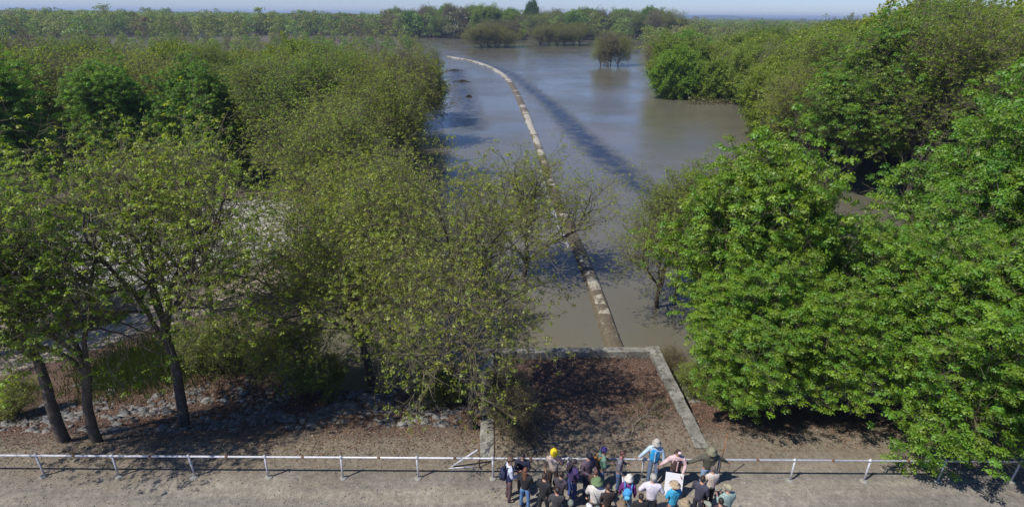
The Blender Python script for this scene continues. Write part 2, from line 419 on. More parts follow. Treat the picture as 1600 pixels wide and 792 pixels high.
k = N('weir_concrete'); f = k.noise(1.1, 5, .75); g = k.noise(7, 5, .75); cm = k.attr('cream').outputs['Fac']
br = k.ramp(g, [(.3, (.05, .04, .022)), (.55, (.13, .105, .068)), (.75, (.2, .17, .12))])
cr_ = k.ramp(g, [(.3, (.25, .225, .17)), (.65, (.44, .41, .33))])
c = k.mix(k.ramp(k.math('ADD', cm, k.math('MULTIPLY', k.math('SUBTRACT', f, .5), 2.2)), [(.42, 0), (.58, 1)]), br, cr_)
k.l(c, k.b.inputs['Base Color']); k.b.inputs['Roughness'].default_value = .75; k.l(k.bump(g, .5, .04), k.b.inputs['Normal'])
wo = link('weir', mesh_np('weir', V, [np.array(F), np.array(F2)], [k.m], smooth=True, attrs={'cream': cream}))
tag(wo, 'long curving low concrete weir, brown-stained with cream patches, crossing the muddy water', 'weir')
# spilling foam below the crest
fv = []; ff = []; rng = random.Random(8)
for i, p in enumerate(path[:-1]):
    if not (42 < p.y < 66): continue
    t = (path[i+1]-p).normalized(); nrm = Vector((t.y, -t.x, 0))
    dn = max(0, .45+.5*math.sin(i*.9)+.4*math.sin(i*2.3+1))
    for _ in range(int(17*dn)):
        c0 = p+t*rng.uniform(0, 1.2)-nrm*(.66+abs(rng.gauss(0, .2)))
        s = rng.uniform(.02, .075); z = WZ+.012+rng.uniform(0, .03); b0 = len(fv)
        for a in range(5):
            an = a*1.2566+rng.random(); fv.append((c0.x+math.cos(an)*s, c0.y+math.sin(an)*s*1.6, z))
        fv.append((c0.x, c0.y, z+s*.4))
        for a in range(5): ff.append((b0+a, b0+(a+1) % 5, b0+5))
FOAM = plain('foam', (.55, .56, .56), .6, .1)
tag(link('foam', mesh_np('foam', fv, [np.array(ff)], [FOAM])), 'white foam strung along the left edge of the weir', 'foam', kind='stuff')

# ------------------------------------------------------------------ rocks
def rocks(name, pts, sizes, mat, seed, flat=.45, parent=None):
    rg = np.random.RandomState(seed)
    bm = bmesh.new(); bmesh.ops.create_icosphere(bm, subdivisions=1, radius=1)
    base = np.array([v.co[:] for v in bm.verts]); fc = np.array([[v.index for v in f.verts] for f in bm.faces]); bm.free()
    n = len(pts); nv = len(base)
    b_ = np.clip(base*1.7, -.8, .8)
    V = b_[None]*(1+rg.uniform(-.28, .28, (n, nv, 1)))+rg.uniform(-.1, .1, (n, nv, 3))
    sz = np.asarray(sizes)[:, None]*rg.uniform(.6, 1.3, (n, 3)); sz[:, 2] *= flat; V = V*sz[:, None, :]
    a = rg.uniform(0, 6.28, n); tl = rg.normal(0, .3, n); ca, sa = np.cos(a), np.sin(a); ct, st = np.cos(tl), np.sin(tl)
    x, y, z = V[..., 0].copy(), V[..., 1].copy(), V[..., 2].copy()
    y, z = y*ct[:, None]-z*st[:, None], y*st[:, None]+z*ct[:, None]
    x, y = x*ca[:, None]-y*sa[:, None], x*sa[:, None]+y*ca[:, None]
    V = np.stack([x, y, z], -1)+np.asarray(pts)[:, None, :]
    Fc = (fc[None]+(np.arange(n)*nv)[:, None, None]).reshape(-1, 3)
    colr = np.repeat(rg.uniform(.65, 1.2, (n, 1)), nv, 0)*np.ones((1, 3))
    colr[:, 2] *= .97
    return link(name, mesh_np(name, V.reshape(-1, 3), [Fc], [mat], col=colr), parent)
def mat_rock(name, lo, hi):
    k = N(name); a = k.attr('Col').outputs['Color']; f = k.noise(7, 5, .7)
    c = k.mix(1.0, k.ramp(f, [(.3, lo), (.7, hi)]), a, 'MULTIPLY'); k.l(c, k.b.inputs['Base Color']); k.b.inputs['Roughness'].default_value = .9
    k.l(k.bump(f, .4, .03), k.b.inputs['Normal']); return k.m
ROCK, PROCK = mat_rock('grey_rock', (.095, .09, .084), (.26, .255, .245)), mat_rock('pale_rock', (.27, .26, .23), (.5, .485, .44))
rg = np.random.RandomState(11)
n = 3600; X = rg.uniform(-21, -.7, n); Y = 18.1+rg.beta(1.5, 2.2, n)*5.8+.5*lump(X, X*0, 6)
keep = (lump(X, Y, 3.2)+.35*rg.normal(size=n)*.5+.12*sm(-14, -6, X)) > -.02; X, Y = X[keep], Y[keep]
tag(rocks('riprap', np.stack([X, Y, H(X, Y)-.02], -1), .05+.2*rg.rand(len(X))**1.6, ROCK, 1, .26), 'grey broken rock scattered down the bank behind the railing', 'rocks', kind='stuff')
n = 900; X = rg.uniform(8.3, 26, n); Y = 21.0+rg.rand(n)*3.2
tag(rocks('riprap', np.stack([X, Y, H(X, Y)-.02], -1), rg.uniform(.06, .2, n), ROCK, 2, .3), 'grey broken rock at the water edge under the vivid green trees', 'rocks', kind='stuff')
n = 15000; x0, y0 = pale_poly.min(0); x1, y1 = pale_poly.max(0); X = rg.uniform(x0, x1, n); Y = rg.uniform(y0, y1, n)
dd = sdist(pale_poly, X, Y)+.8*lump(X, Y, 5); keep = (dd < 0) | ((dd < 1.5) & (rg.rand(n) < .3)); X, Y = X[keep], Y[keep]
tag(rocks('stone_field', np.stack([X, Y, H(X, Y)+.02], -1), rg.uniform(.12, .3, len(X)), PROCK, 3, .5), 'pale white-grey rock apron glimpsed through the trees beyond the dirt track', 'rocks', kind='stuff')

n = 7000; X = rg.uniform(-22, 24, n); Y = 12.2+4.3*rg.rand(n)
tag(rocks('loose_gravel', np.stack([X, Y, H(X, Y)+.008], -1), .01+.018*rg.rand(n)**2, ROCK, 4, .7), 'loose stones scattered over the gravel road', 'gravel', kind='stuff')
# ------------------------------------------------------------------ litter, grass
def quads_np(pos, nrm, ln, wd, rg, rnd_dir=True, direction=None):
    """rhombus leaves: pos (n,3), nrm (n,3), length, width arrays"""
    n = len(pos); nrm = nrm/(np.linalg.norm(nrm, axis=1, keepdims=True)+1e-9)
    a = rg.normal(size=(n, 3)) if direction is None else direction
    t = np.cross(nrm, a); t /= np.linalg.norm(t, axis=1, keepdims=True)+1e-9; s = np.cross(nrm, t)
    ln = np.asarray(ln).reshape(-1, 1)*np.ones((n, 1)); wd = np.asarray(wd).reshape(-1, 1)*np.ones((n, 1))
    V = np.stack([pos-t*ln*.5, pos+s*wd*.5-t*ln*.05, pos+t*ln*.5, pos-s*wd*.5-t*ln*.05], 1)
    return V.reshape(-1, 3), np.arange(4*n).reshape(-1, 4)
k = N('dead_leaf'); k.l(k.attr('Col').outputs['Color'], k.b.inputs['Base Color']); k.b.inputs['Roughness'].default_value = .9; DEAD = k.m
n = 60000; X = rg.uniform(-22, 28, n); Y = 16.0+7.2*rg.beta(1.6, 1.3, n)
keep = ~((X > -WT) & (X < 0)) & ~((X > BX1) & (X < BX1+.5)) & (lump(X, Y, 2.2)+.4*rg.normal(size=n) > -.25); X, Y = X[keep], Y[keep]; n = len(X)
nn = np.stack([rg.normal(0, .5, n), rg.normal(0, .5, n), np.ones(n)], -1)
V, F = quads_np(np.stack([X, Y, H(X, Y)+.02+.02*rg.rand(n)], -1), nn, rg.uniform(.05, .11, n), rg.uniform(.03, .07, n), rg)
c = np.repeat(np.array([(.16, .085, .055), (.22, .14, .09), (.10, .055, .035), (.30, .22, .16)])[rg.choice(4, n, p=[.4, .25, .25, .1])]*rg.uniform(.6, 1.2, (n, 1)), 4, 0)
tag(link('leaf_litter', mesh_np('leaf_litter', V, [F], [DEAD], col=c)), 'dead brown leaves littering the box and the bank', 'leaf litter', kind='stuff')
def grass(name, line, width, n, hgt, seed, label, c0):
    rg = np.random.RandomState(seed); L = [(Vector(a), Vector(b)) for a, b in zip(line[:-1], line[1:])]
    pts = []
    for _ in range(n):
        a, b = L[rg.randint(len(L))]; p = a.lerp(b, rg.rand()); pts.append((p.x+rg.normal()*width, p.y+rg.normal()*width))
    pts = np.array(pts); z = H(pts[:, 0], pts[:, 1]); ang = rg.uniform(0, 6.28, n)
    s = np.stack([np.cos(ang), np.sin(ang), 0*ang], -1)*.018; tip = np.stack([rg.normal(0, .06, n), rg.normal(0, .06, n), hgt*rg.uniform(.5, 1.2, n)], -1)
    b_ = np.stack([pts[:, 0], pts[:, 1], z], -1)
    V = np.stack([b_-s, b_+s, b_+tip], 1).reshape(-1, 3)
    c = np.repeat(np.array(c0)*rg.uniform(.6, 1.4, (n, 1)), 3, 0)
    return tag(link(name, mesh_np(name, V, [np.arange(3*n).reshape(-1, 3)], [LEAF], col=c)), label, 'grass', kind='stuff')
grass('grass', grassl, .45, 9000, .18, 1, 'strip of short bright green grass beside the dirt track', (.08, .15, .025))
grass('verge_weeds', [(-24, 16.6), (-10, 16.4), (0, 16.3), (12, 16.5), (26, 16.8)], .45, 2200, .1, 3, 'thin dry weeds along the dirt verge behind the railing', (.16, .14, .06))
grass('undergrowth', grass2, 1.3, 16000, .45, 2, 'dark green weeds growing between the trunks and the dirt track', (.05, .075, .02))

# ------------------------------------------------------------------ trees
def frames(D):
    a = np.where(np.abs(D[:, 2:3]) < .9, np.array([[0, 0, 1.]]), np.array([[1., 0, 0]]))
    u = np.cross(D, a); u /= np.linalg.norm(u, axis=1, keepdims=True)+1e-9; return u, np.cross(D, u)
def tubes(P0, P1, R0, R1, sides):
    D = P1-P0; D /= np.linalg.norm(D, axis=1, keepdims=True)+1e-9; u, v = frames(D)
    an = np.arange(sides)*2*math.pi/sides; ca, sa = np.cos(an)[None, :, None], np.sin(an)[None, :, None]
    ring = u[:, None]*ca+v[:, None]*sa
    A = P0[:, None]+ring*R0[:, None, None]; B = P1[:, None]+D[:, None]*R1[:, None, None]*.3+ring*R1[:, None, None]
    V = np.concatenate([A, B], 1).reshape(-1, 3); n = len(P0)
    j = np.arange(sides); f = np.stack([j, (j+1) % sides, (j+1) % sides+sides, j+sides], -1)
    return V, (f[None]+(np.arange(n)*2*sides)[:, None, None]).reshape(-1, 4)
def unit(v): return v/(math.sqrt(v[0]*v[0]+v[1]*v[1]+v[2]*v[2])+1e-9)

def skeleton(seed, Ht, R, stems=4, low=.25, lv=4, dens=1.0, droop=0.0, trunk_r=None, lean=(0, 0), twist=.16):
    rg = np.random.RandomState(seed); segs = []; twigsrc = []
    tr = trunk_r or Ht*.021
    def grow(p, d, L, r, lev):
        n = max(2, int(L/(.55 if lev <= 1 else .45 if lev == 2 else .38))); step = L/n; rr = r
        side = rg.uniform(0, 6.28)
        for i in range(n):
            f = (i+1)/n
            tro = (.06 if lev <= 1 else .05 if lev == 2 else .02)-droop*(lev >= 2)*f
            d = unit(d+rg.normal(0, twist if lev else .07, 3)+np.array([0, 0, tro]))
            q = p+d*step; r2 = r*(1-f*.72) if lev else r*(1-f*.3)
            segs.append((p, q, rr, r2, lev)); p, rr = q, r2
            if lev and lev < lv and f > (.22 if lev == 1 else .12):
                k_ = 1+(rg.rand() < .35*dens) if lev < 3 else 1+(rg.rand() < .5*dens)
                for _ in range(k_):
                    side += 2.4+rg.normal(0, .5); a = math.radians(rg.uniform(32, 68))
                    u, v = frames(d[None]); pd = u[0]*math.cos(side)+v[0]*math.sin(side)
                    cd_ = unit(d*math.cos(a)+pd*math.sin(a))
                    if lev == 1 and cd_[2] < -.15: cd_[2] *= .3
                    grow(p, unit(cd_), L*(.62-.34*f)*rg.uniform(.75, 1.2), r2*.55+.004, lev+1)
            if lev == lv or (lev == lv-1 and f > .5): twigsrc.append((p, d))
        if lev == 0: return p, d, rr
    Lt = Ht*low; p = np.array([0, 0, -.4]); d = unit(np.array([lean[0], lean[1], 1.0]))
    top, d, rr = grow(p, d, Lt+.4, tr, 0)
    az = rg.uniform(0, 6.28)
    for s in range(stems):
        az += 2*math.pi/stems*rg.uniform(.8, 1.2)
        last = s == stems-1
        a = math.atan2(R*.82, (Ht-Lt))*rg.uniform(.75, 1.1)*(0.25 if last and stems > 3 else 1)
        dd_ = unit(np.array([math.cos(az)*math.sin(a)+lean[0]*.4, math.sin(az)*math.sin(a)+lean[1]*.4, math.cos(a)]))
        L = math.hypot(R*.8, Ht-Lt)*.86*(1 if not last else .9)
        grow(top.copy(), dd_, L*rg.uniform(.85, 1.05), rr*.68, 1)
    return segs, twigsrc
def pick_cols(rg, n, pal, jit=.25):
    pal = np.array(pal); return pal[rg.randint(len(pal), size=n)]*rg.uniform(1-jit, 1+jit, (n, 1))*rg.uniform(.96, 1.04, (n, 3))
def make_tree(seed, Ht, R, pal, leaf=.09, per=9, twigs=2, twlen=.5, clump=.0, stems=4, low=.25, lv=4, dens=1, droop=0, sides=6, lean=(0, 0), cov=1.0, tmat=None, upb=.95, name='t'):
    segs, src = skeleton(seed, Ht, R, stems, low, lv, dens, droop, lean=lean)
    rg = np.random.RandomState(seed+100)
    P0 = np.array([s[0] for s in segs]); P1 = np.array([s[1] for s in segs]); R0 = np.array([s[2] for s in segs]); R1 = np.array([s[3] for s in segs]); LV = np.array([s[4] for s in segs])
    big = LV <= 2
    Vt, Ft = tubes(P0[big], P1[big], R0[big], R1[big], sides)
    trunk = mesh_np(name+'_trunk', Vt, [Ft], [BARK], smooth=True)
    Vs, Fs = tubes(P0[~big], P1[~big], np.maximum(R0[~big], .008), np.maximum(R1[~big], .006), 3)
    sp = np.array([s[0] for s in src]); sdr = np.array([s[1] for s in src])
    tp = np.repeat(sp, twigs, 0); td = np.repeat(sdr, twigs, 0)+rg.normal(0, .55, (len(sp)*twigs, 3))+np.array([0, 0, .15-droop*2])
    td /= np.linalg.norm(td, axis=1, keepdims=True); tl = twlen*rg.uniform(.5, 1.3, len(tp))
    te = tp+td*tl[:, None]
    Vw, Fw = tubes(tp, te, np.full(len(tp), .0075), np.full(len(tp), .004), 3)
    # leaves
    keep = rg.rand(len(tp)) < cov
    kp, kd, kl, ke = tp[keep], td[keep], tl[keep], te[keep]
    n = len(kp)*per; f = rg.uniform(.25, 1.05, n); i_ = np.repeat(np.arange(len(kp)), per)
    if clump > 0:
        off = rg.normal(size=(n, 3)); off /= np.linalg.norm(off, axis=1, keepdims=True); off[:, 2] = np.abs(off[:, 2])*.8-.15
        pos = ke[i_]+off*clump*rg.uniform(.4, 1.0, (n, 1)); nrm = off*1.0+np.array([0, 0, upb])+rg.normal(0, .35, (n, 3))
    else:
        pos = kp[i_]+kd[i_]*(kl[i_]*f)[:, None]+rg.normal(0, .07+leaf*.4, (n, 3)); nrm = rg.normal(0, .7, (n, 3))+np.array([0, 0, upb])
    ls = leaf*rg.uniform(.45, 1.4, n)*np.repeat(rg.uniform(.8, 1.15, len(kp)), per)
    Vl, Fl = quads_np(pos, nrm, ls*1.25, ls*.85, rg)
    # colour: leaf to leaf plus bud clusters that differ
    cc = pick_cols(rg, len(kp), pal, .2)[i_]*rg.uniform(.86, 1.14, (n, 1)); cl = np.repeat(cc, 4, 0)
    Vc = np.concatenate([Vs, Vw, Vl]); o1, o2 = len(Vs), len(Vs)+len(Vw)
    Fc = np.concatenate([Fs, Fw+o1, Fl+o2]); mi = np.concatenate([np.zeros(len(Fs)+len(Fw)), np.ones(len(Fl))])
    col = np.ones((len(Vc), 3)); col[o2:] = cl
    crown = mesh_np(name+'_crown', Vc, [Fc], [tmat or (TWIGY if name[:3] in ('bud', 'lus', 'mid') else TWIG), LEAF], midx=mi, col=col)
    return trunk, crown, len(Fl)
OLIVE = [(.28, .335, .035), (.24, .305, .03), (.32, .355, .042), (.21, .285, .03)]
GREEN = [(.19, .34, .024), (.14, .28, .02), (.23, .37, .032), (.165, .31, .024), (.20, .31, .026), (.15, .32, .035)]
MID = [(.215, .315, .03), (.26, .345, .035), (.185, .285, .028)]
BROWNB = [(.2, .17, .075), (.17, .15, .07), (.22, .2, .08)]
T = {}
def tpl(key, **kw): T[key] = make_tree(name=key, **kw)
tpl('bud1', seed=1, Ht=12, R=5.8, pal=OLIVE, leaf=.07, per=14, twigs=2, lv=4, stems=5, low=.2, cov=.55, clump=.14, dens=.7)
tpl('bud2', seed=2, Ht=12, R=6.2, pal=OLIVE, leaf=.07, per=14, twigs=2, lv=4, stems=5, low=.22, cov=.55, clump=.14, dens=.7)
tpl('bud3', seed=3, Ht=12, R=5.2, pal=MID, leaf=.078, per=14, twigs=2, lv=4, stems=5, low=.2, cov=.58, clump=.15, dens=.75)
tpl('lush1', seed=4, Ht=12, R=5.6, pal=GREEN, leaf=.10, per=66, twigs=1, lv=4, stems=6, low=.14, clump=.38, upb=.8, cov=.44, dens=.8)
tpl('lush2', seed=5, Ht=13, R=6.8, pal=GREEN, leaf=.10, per=66, twigs=1, lv=4, stems=7, low=.12, clump=.38, upb=.8, cov=.44, dens=.8)
tpl('bud4', seed=31, Ht=12, R=5.6, pal=OLIVE, leaf=.072, per=15, twigs=1, lv=4, stems=5, low=.3, cov=.7, clump=.17, dens=.4)
tpl('bud5', seed=1, Ht=12, R=6.0, pal=OLIVE, leaf=.07, per=12, twigs=1, lv=4, stems=5, low=.2, cov=.65, clump=.16, dens=.5)
tpl('thin1', seed=6, Ht=10, R=4.4, pal=[(.24,.23,.07),(.2,.2,.06)], leaf=.065, per=11, twigs=3, lv=4, stems=5, low=.08, cov=.55, clump=.12, dens=.6, tmat=STEMW)
for i, (sd_, pal, cov, tm) in enumerate([(11, OLIVE, .9, None), (12, MID, .95, None), (13, GREEN, 1, None), (14, BROWNB, .5, STEMW), (15, OLIVE, .8, None)]):
    tpl('mid%d' % i, seed=sd_, Ht=12, R=4.8, pal=pal, leaf=.2 if i != 3 else .12, per=10 if i != 3 else 4, twigs=2 if i != 3 else 3, twlen=.7, lv=3, stems=9, low=.04, cov=cov, dens=1.6, tmat=tm, sides=4)
for kk, v in T.items(): co = np.empty(len(v[1].vertices)*3, np.float32); v[1].vertices.foreach_get('co', co); co = co.reshape(-1, 3); print('TPL', kk, v[2], len(v[1].polygons), 'zmax', co[:, 2].max(), 'r', np.percentile(np.hypot(co[:, 0], co[:, 1]), 95))

def dressed(root, name_h=None): pass
def place_tree(name, key, x, y, h, label, group=None, rz=None, wide=1.0, tint=(1, 1, 1), z=None, cat='tree', tilt=(0, 0), base_h=12.0):
    rg_ = random.Random(int(x*131+y*17)); rz = rg_.uniform(0, 6.28) if rz is None else rz
    z = max(Hf(x, y), -3.6) if z is None else z
    e = empty(name, (x, y, z), rz, label, cat, group); s = h/base_h; e.scale = (s*wide, s*wide, s)
    e.rotation_euler = (tilt[0], tilt[1], rz)
    tr, cr, _ = T[key]
    link('trunk', tr, e); c = link('crown', cr, e); c.color = (*tint, 1)
    return e
def at(px, py, z=None):
    return PG(px, py) if z is None else P(px, py, z)
# -- near trees, each with its own label
def NT(name, key, px, py, h, label, **kw):
    p = at(px, py); return place_tree(name, key, p.x, p.y, h, label, **kw)
NT('budding_tree', 'bud4', 100, 689, 11.5, 'leaning dark-trunked tree nearest the left end of the railing, just coming into leaf', wide=.9, tilt=(0, .13), rz=3.5, tint=(.88, 1.05, .8))
NT('budding_tree', 'bud4', 152, 689, 10.5, 'straight thin-trunked tree just right of the leaning trunk near the left end of the railing', wide=.9, rz=2.0, tint=(.9, 1.12, .85))
NT('budding_tree', 'bud4', 288, 664, 12.4, 'thick reddish-brown trunk with budding yellow-green crown behind the left railing', wide=.85, rz=4.0, tint=(.95, 1.05, .8))
NT('budding_tree', 'bud5', 738, 668, 11.0, 'spreading budding tree whose dark trunk leans against the left concrete wall', wide=.82, rz=1.15, tint=(.85, .85, .9), tilt=(-.05, -.04))
NT('budding_tree', 'bud2', 583, 598, 11.0, 'broad budding tree on the rocky bank left of the wall-side tree', wide=.95, rz=5.2, tint=(.92, .95, .85))
NT('budding_tree', 'bud4', 332, 486, 11.0, 'forked dark-trunked tree standing at the edge of the dirt track', wide=.85, rz=1.7)
NT('budding_tree', 'bud4', -40, 560, 12.0, 'green budding tree cut by the left edge of the photo by the grass strip', wide=1.0, rz=.3, tint=(.82, 1.08, .8))
NT('budding_tree', 'bud4', 515, 490, 10.5, 'wide budding tree between the dirt track and the flooded bank', wide=.95, rz=3.9, tint=(1, 1, .9))
NT('budding_tree', 'bud5', 610, 500, 11.0, 'budding tree standing in the water edge left of the near weir end', wide=.95, rz=.9, tint=(.95, .97, .9))
NT('budding_tree', 'bud5', 812, 470, 10.2, 'budding tree in the flood closest to the weir on its left', wide=1.1, rz=2.6, tint=(1, 1, .9))
NT('budding_tree', 'bud5', 1020, 520, 8.6, 'thin grey-olive twiggy tree standing in water right of the near end of the weir', wide=.95, rz=.5, tint=(.8, .84, .85), z=-2.7, base_h=12)
NT('budding_tree', 'bud3', 1050, 500, 8.8, 'slender pale yellow-green tree in the water behind the twiggy grey tree', wide=.75, rz=2.5, tint=(1.0, 1.0, 1.0), z=-2.7)
NT('leafy_tree', 'lush1', 1165, 605, 11.8, 'vivid green full-leaved tree right beside the right concrete wall', wide=.78, rz=.6, tint=(1.08, 1.0, .9))
NT('leafy_tree', 'lush2', 1500, 585, 13.6, 'largest vivid green tree with a domed crown filling the right edge of the photo', wide=.82, rz=2.2, tint=(.92, .97, 1.1))
NT('leafy_tree', 'lush1', 1335, 635, 7.6, 'lower vivid green tree in the gap between the wall-side one and the domed giant', wide=.85, rz=3.7)
NT('leafy_tree', 'lush2', 1175, 650, 6.4, 'small vivid green tree filling in below the wall-side one, its low branches shading the bank', wide=1.0, rz=4.2, tint=(1.03, 1.0, .9))
NT('leafy_tree', 'lush1', 1660, 640, 11.0, 'vivid green tree half cut off by the right edge behind the last railing post', wide=.95, rz=5.0, tint=(.95, .98, 1))
NT('leafy_tree', 'lush2', 1475, 668, 7.8, 'low vivid green tree whose branches hang over the right end of the railing', wide=.95, rz=1.0, tilt=(.12, -.05))
NT('leafy_tree', 'lush1', 225, 288, 11.4, 'dark green rounded tree standing out in the olive wood above the pale rock field', wide=.9, rz=1.0, tint=(.8, .88, .85))
NT('leafy_tree', 'lush2', 322, 290, 10.2, 'second dark green rounded tree just right of the first in the olive wood', wide=.7, rz=4.0, tint=(.8, .88, .85))
NT('leafy_tree', 'lush1', 20, 350, 13.0, 'fresh green tree at the left edge beyond the pale rock field', wide=.85, rz=3.0, tint=(.8, .9, .8))
used = [(o.location.x, o.location.y, 3.6) for o in COL.objects if o.type == 'EMPTY']

# -- woods: scatter, the largest-looking as trees of their own, the rest one mass
right_front = np.array([(p.x, p.y) for p in pxp([(1195, 240), (1182, 205), (1185, 168), (1110, 160), (1060, 150), (1018, 120), (1008, 90), (1000, 66), (1600, 40), (2400, 60), (2400, 330), (1330, 330), (1250, 290)], WZ)])
keepout = np.array([(p.x, p.y) for p in pxp([(-600, 640), (420, 600), (470, 560), (480, 420), (560, 300), (360, 300), (60, 320), (-600, 380)], -1.9)])
rg = np.random.RandomState(77)
cand = []
def ok(x, y, s):
    for (a, b, r) in near_cells(x, y, s):
        if (a-x)**2+(b-y)**2 < (max(s, r)*.92)**2: return False
    return True
grid = {}
CS = 16.0
def near_cells(x, y, s):
    i, j = int(x//CS), int(y//CS); rr_ = int(s//CS)+1
    for a in range(i-rr_, i+rr_+1):
        for b in range(j-rr_, j+rr_+1):
            yield from grid.get((a, b), ())
def put(x, y, s): grid.setdefault((int(x//CS), int(y//CS)), []).append((x, y, s))
for u in used: put(*u)
def in_view(x, y, m=1.0):
    t = math.atan2(x, y)-YAW
    return y > 15 and abs(math.tan(t)) < .93*m+6/y
N_TRY = 26000
ang = rg.uniform(-.88, .88, N_TRY)+YAW; dist = np.exp(rg.uniform(math.log(36), math.log(640), N_TRY))
order = np.argsort(dist); XS = dist*np.sin(ang); YS = dist*np.cos(ang)
LK = sdist(lake, XS, YS); PD = sdist(pond, XS, YS); PD2 = sdist(pond2, XS, YS); RF = sdist(right_front, XS, YS); KO = sdist(keepout, XS, YS)
for i in rg.permutation(N_TRY):
    x, y, d = XS[i], YS[i], dist[i]
    if KO[i] < 1.5 or PD[i] < 6: continue
    if x < -.11*y and 395 < d < 500+30*math.sin(x/40) and rg.rand() < .93: continue
    if PD2[i] < 3: continue
    inr = RF[i] < 0
    if LK[i] < 1.0 and not inr: continue
    if x > 0 and y < 140 and not inr: continue
    s = 5.6+min(4.2, d*.016)
    if not ok(x, y, s): continue
    put(x, y, s); cand.append((x, y, d))
print('scattered', len(cand))
# hand-placed mid and far trees
special = []
def SP(px, py, h, key, label, tint=(1, 1, 1), wide=1.0, name='budding_tree', group=None):
    if group: key = {'mid3': 'thin1', 'mid4': 'bud2', 'mid1': 'bud1'}[key]; wide *= 1.2
    p = P(px, py, WZ); special.append((p.x, p.y)); grid_near = None
    place_tree(name, key, p.x, p.y, h, label, wide=wide, tint=tint, z=-5.2 if group and h < 20 else -2.7 if h > 20 or key[:3] == 'bud' else -4.0, group=group, base_h=10 if key == 'thin1' else 12)
SP(682, 122, 9.2, 'bud4', 'lone grey-green tree leaning over the left shore where the weir bends', (1.0, .95, 2.2), .72, 'willow_tree')
for px, py, h, kk, ti, wi in [(1052, 152, 11.5, 'mid2', (1.1, 1.05, 1), 1.05), (1120, 158, 10.5, 'mid1', (1, 1, 1), 1.0), (1150, 156, 11, 'mid3', (1, 1, 1), 1.2)]:
    SP(px, py, h, kk, {'mid2': 'rounded bright green tree at the left tip of the wooded point in the lake', 'mid1': 'mid-green tree on the shore of the wooded point', 'mid3': 'brown twiggy bare tree on the shore of the wooded point'}[kk], ti, wi, {'mid2': 'leafy_tree', 'mid1': 'budding_tree', 'mid3': 'bare_tree'}[kk])
SP(1068, 105, 13, 'mid2', 'second bright green rounded tree just behind the tip of the wooded point', (1.0, 1.05, 1.2), 1.25, 'leafy_tree')
SP(1255, 262, 12.8, 'bud1', 'broad yellow-green willow rising above the wall-side vivid green tree', (1.0, 1.0, .9), 1.15, 'willow_tree')
SP(1330, 205, 13.0, 'bud3', 'olive tree to the right of the broad yellow-green willow', (1, 1, .9), 1.1)
SP(938, 103, 13.0, 'mid1', 'bright green left tree of the small flooded clump in the lake', (1.1, 1.15, 1), .6, group='flooded clump in the lake')
SP(952, 104, 14.5, 'mid3', 'tall brown twiggy middle tree of the small flooded clump in the lake', (1, 1, 1), .7, 'bare_tree', 'flooded clump in the lake')
SP(966, 102, 14.0, 'mid4', 'olive-brown right tree of the small flooded clump in the lake', (.95, .95, 1), .62, group='flooded clump in the lake')
for j, px in enumerate((752, 764, 778, 790)):
    SP(px, 75-(j % 2)*1.5, 15.0+2*(j % 2), 'mid3' if j % 2 else 'mid4', 'brown bushy tree in the flooded island of trees nearest the far bend of the weir', (.9, .8, .9), 1.15, 'bare_tree', 'brown trees on the flooded island by the weir bend')
for j, px in enumerate((846, 858, 870, 882, 894, 906)):
    SP(px, 72-(j % 2)*1.5, 14.5+1.5*(j % 2), 'mid4' if j % 2 else 'mid1', 'green-brown tree in the flooded row of trees in mid lake', (.8, .75, .9), 1.1, 'budding_tree', 'flooded row of trees in mid lake')
SP(812, 63, 9, 'mid1', 'small bright yellow-green tree between two dark flooded clumps', (1.3, 1.15, .9), 1.2)
SP(830, 60, 27, 'mid2', 'tall dark tree with a round top rising above the far wood', (.45, .5, 1.0), .42, 'pine_tree')
for j, px in enumerate((700, 712, 722, 735)):
    SP(px, 60, 25-j, 'mid3', 'tall thin pale tree standing above the far shore wood', (1, 1, 1), .45, 'poplar_tree', 'tall thin trees on the far shore')
_lt = special[0]
_cl = P(955, 95, WZ)
cand = [c for c in cand if math.hypot(c[0]-_cl.x, (c[1]-_cl.y)*.35) > 22 and (c[0]-_lt[0])**2+(c[1]-_lt[1])**2 > 19**2 and not (0 > c[0] > -.118*c[1] and 60 < c[1] < _lt[1]+14) and not any((c[0]-a)**2+(c[1]-b)**2 < 25 for a, b in special)]
# far shore belt along the lake
for px in np.linspace(645, 1000, 60):
    p = P(px+rg.uniform(-4, 4), rg.uniform(57.5, 61), WZ); cand.append((p.x, p.y, math.hypot(p.x, p.y)))
info = []
for (x, y, d) in cand:
    h = rg.uniform(9.5, 13.5) if x < 0 else rg.uniform(10, 14.5)
    if x < 0 and 110 < d < 400: h = rg.uniform(5.4, 8.2)
    if x < -.11*y and d > 400: h = rg.uniform(14, 19)
    elif d > 200 and x > 0: h += rg.uniform(0, 5)*min(1, (d-200)/150)
    if x > .12*y: h = rg.uniform(9.5, 13.5)
    if x > .55*y and 60 < d < 260: h += 2+4*min(1, (x/y-.55)/.25)*rg.uniform(.6, 1.1)
    belt = d > 470 and -90 < x < 150 and y < 620
    if belt: h = rg.uniform(15, 23)
    r = rg.rand()
    patch = float(lump(np.array(x), np.array(y), 45))
    if patch > .28: kind = 'brown' if r < .55 else 'olive'
    elif patch < -.25: kind = 'green' if r < .6 else 'mid'
    else: kind = 'olive' if r < .45 else 'mid' if r < .75 else 'green' if r < .87 else 'brown'
    if x < 0 and d < 130 and kind == 'green': kind = 'mid'
    if x > 0 and d < 120 and kind == 'brown': kind = 'olive'
    if x > .3*y and kind == 'green' and r > .35: kind = 'olive'
    info.append([h/d*(2 if belt and rg.rand() < .6 else 1)*(1 if in_view(x, y, 1.0) else .01), x, y, d, h, kind])
info.sort(key=lambda t: -t[0])
NIND = 235
side = lambda x, y: 'left of the lake' if x < 0 else 'right of the lake'
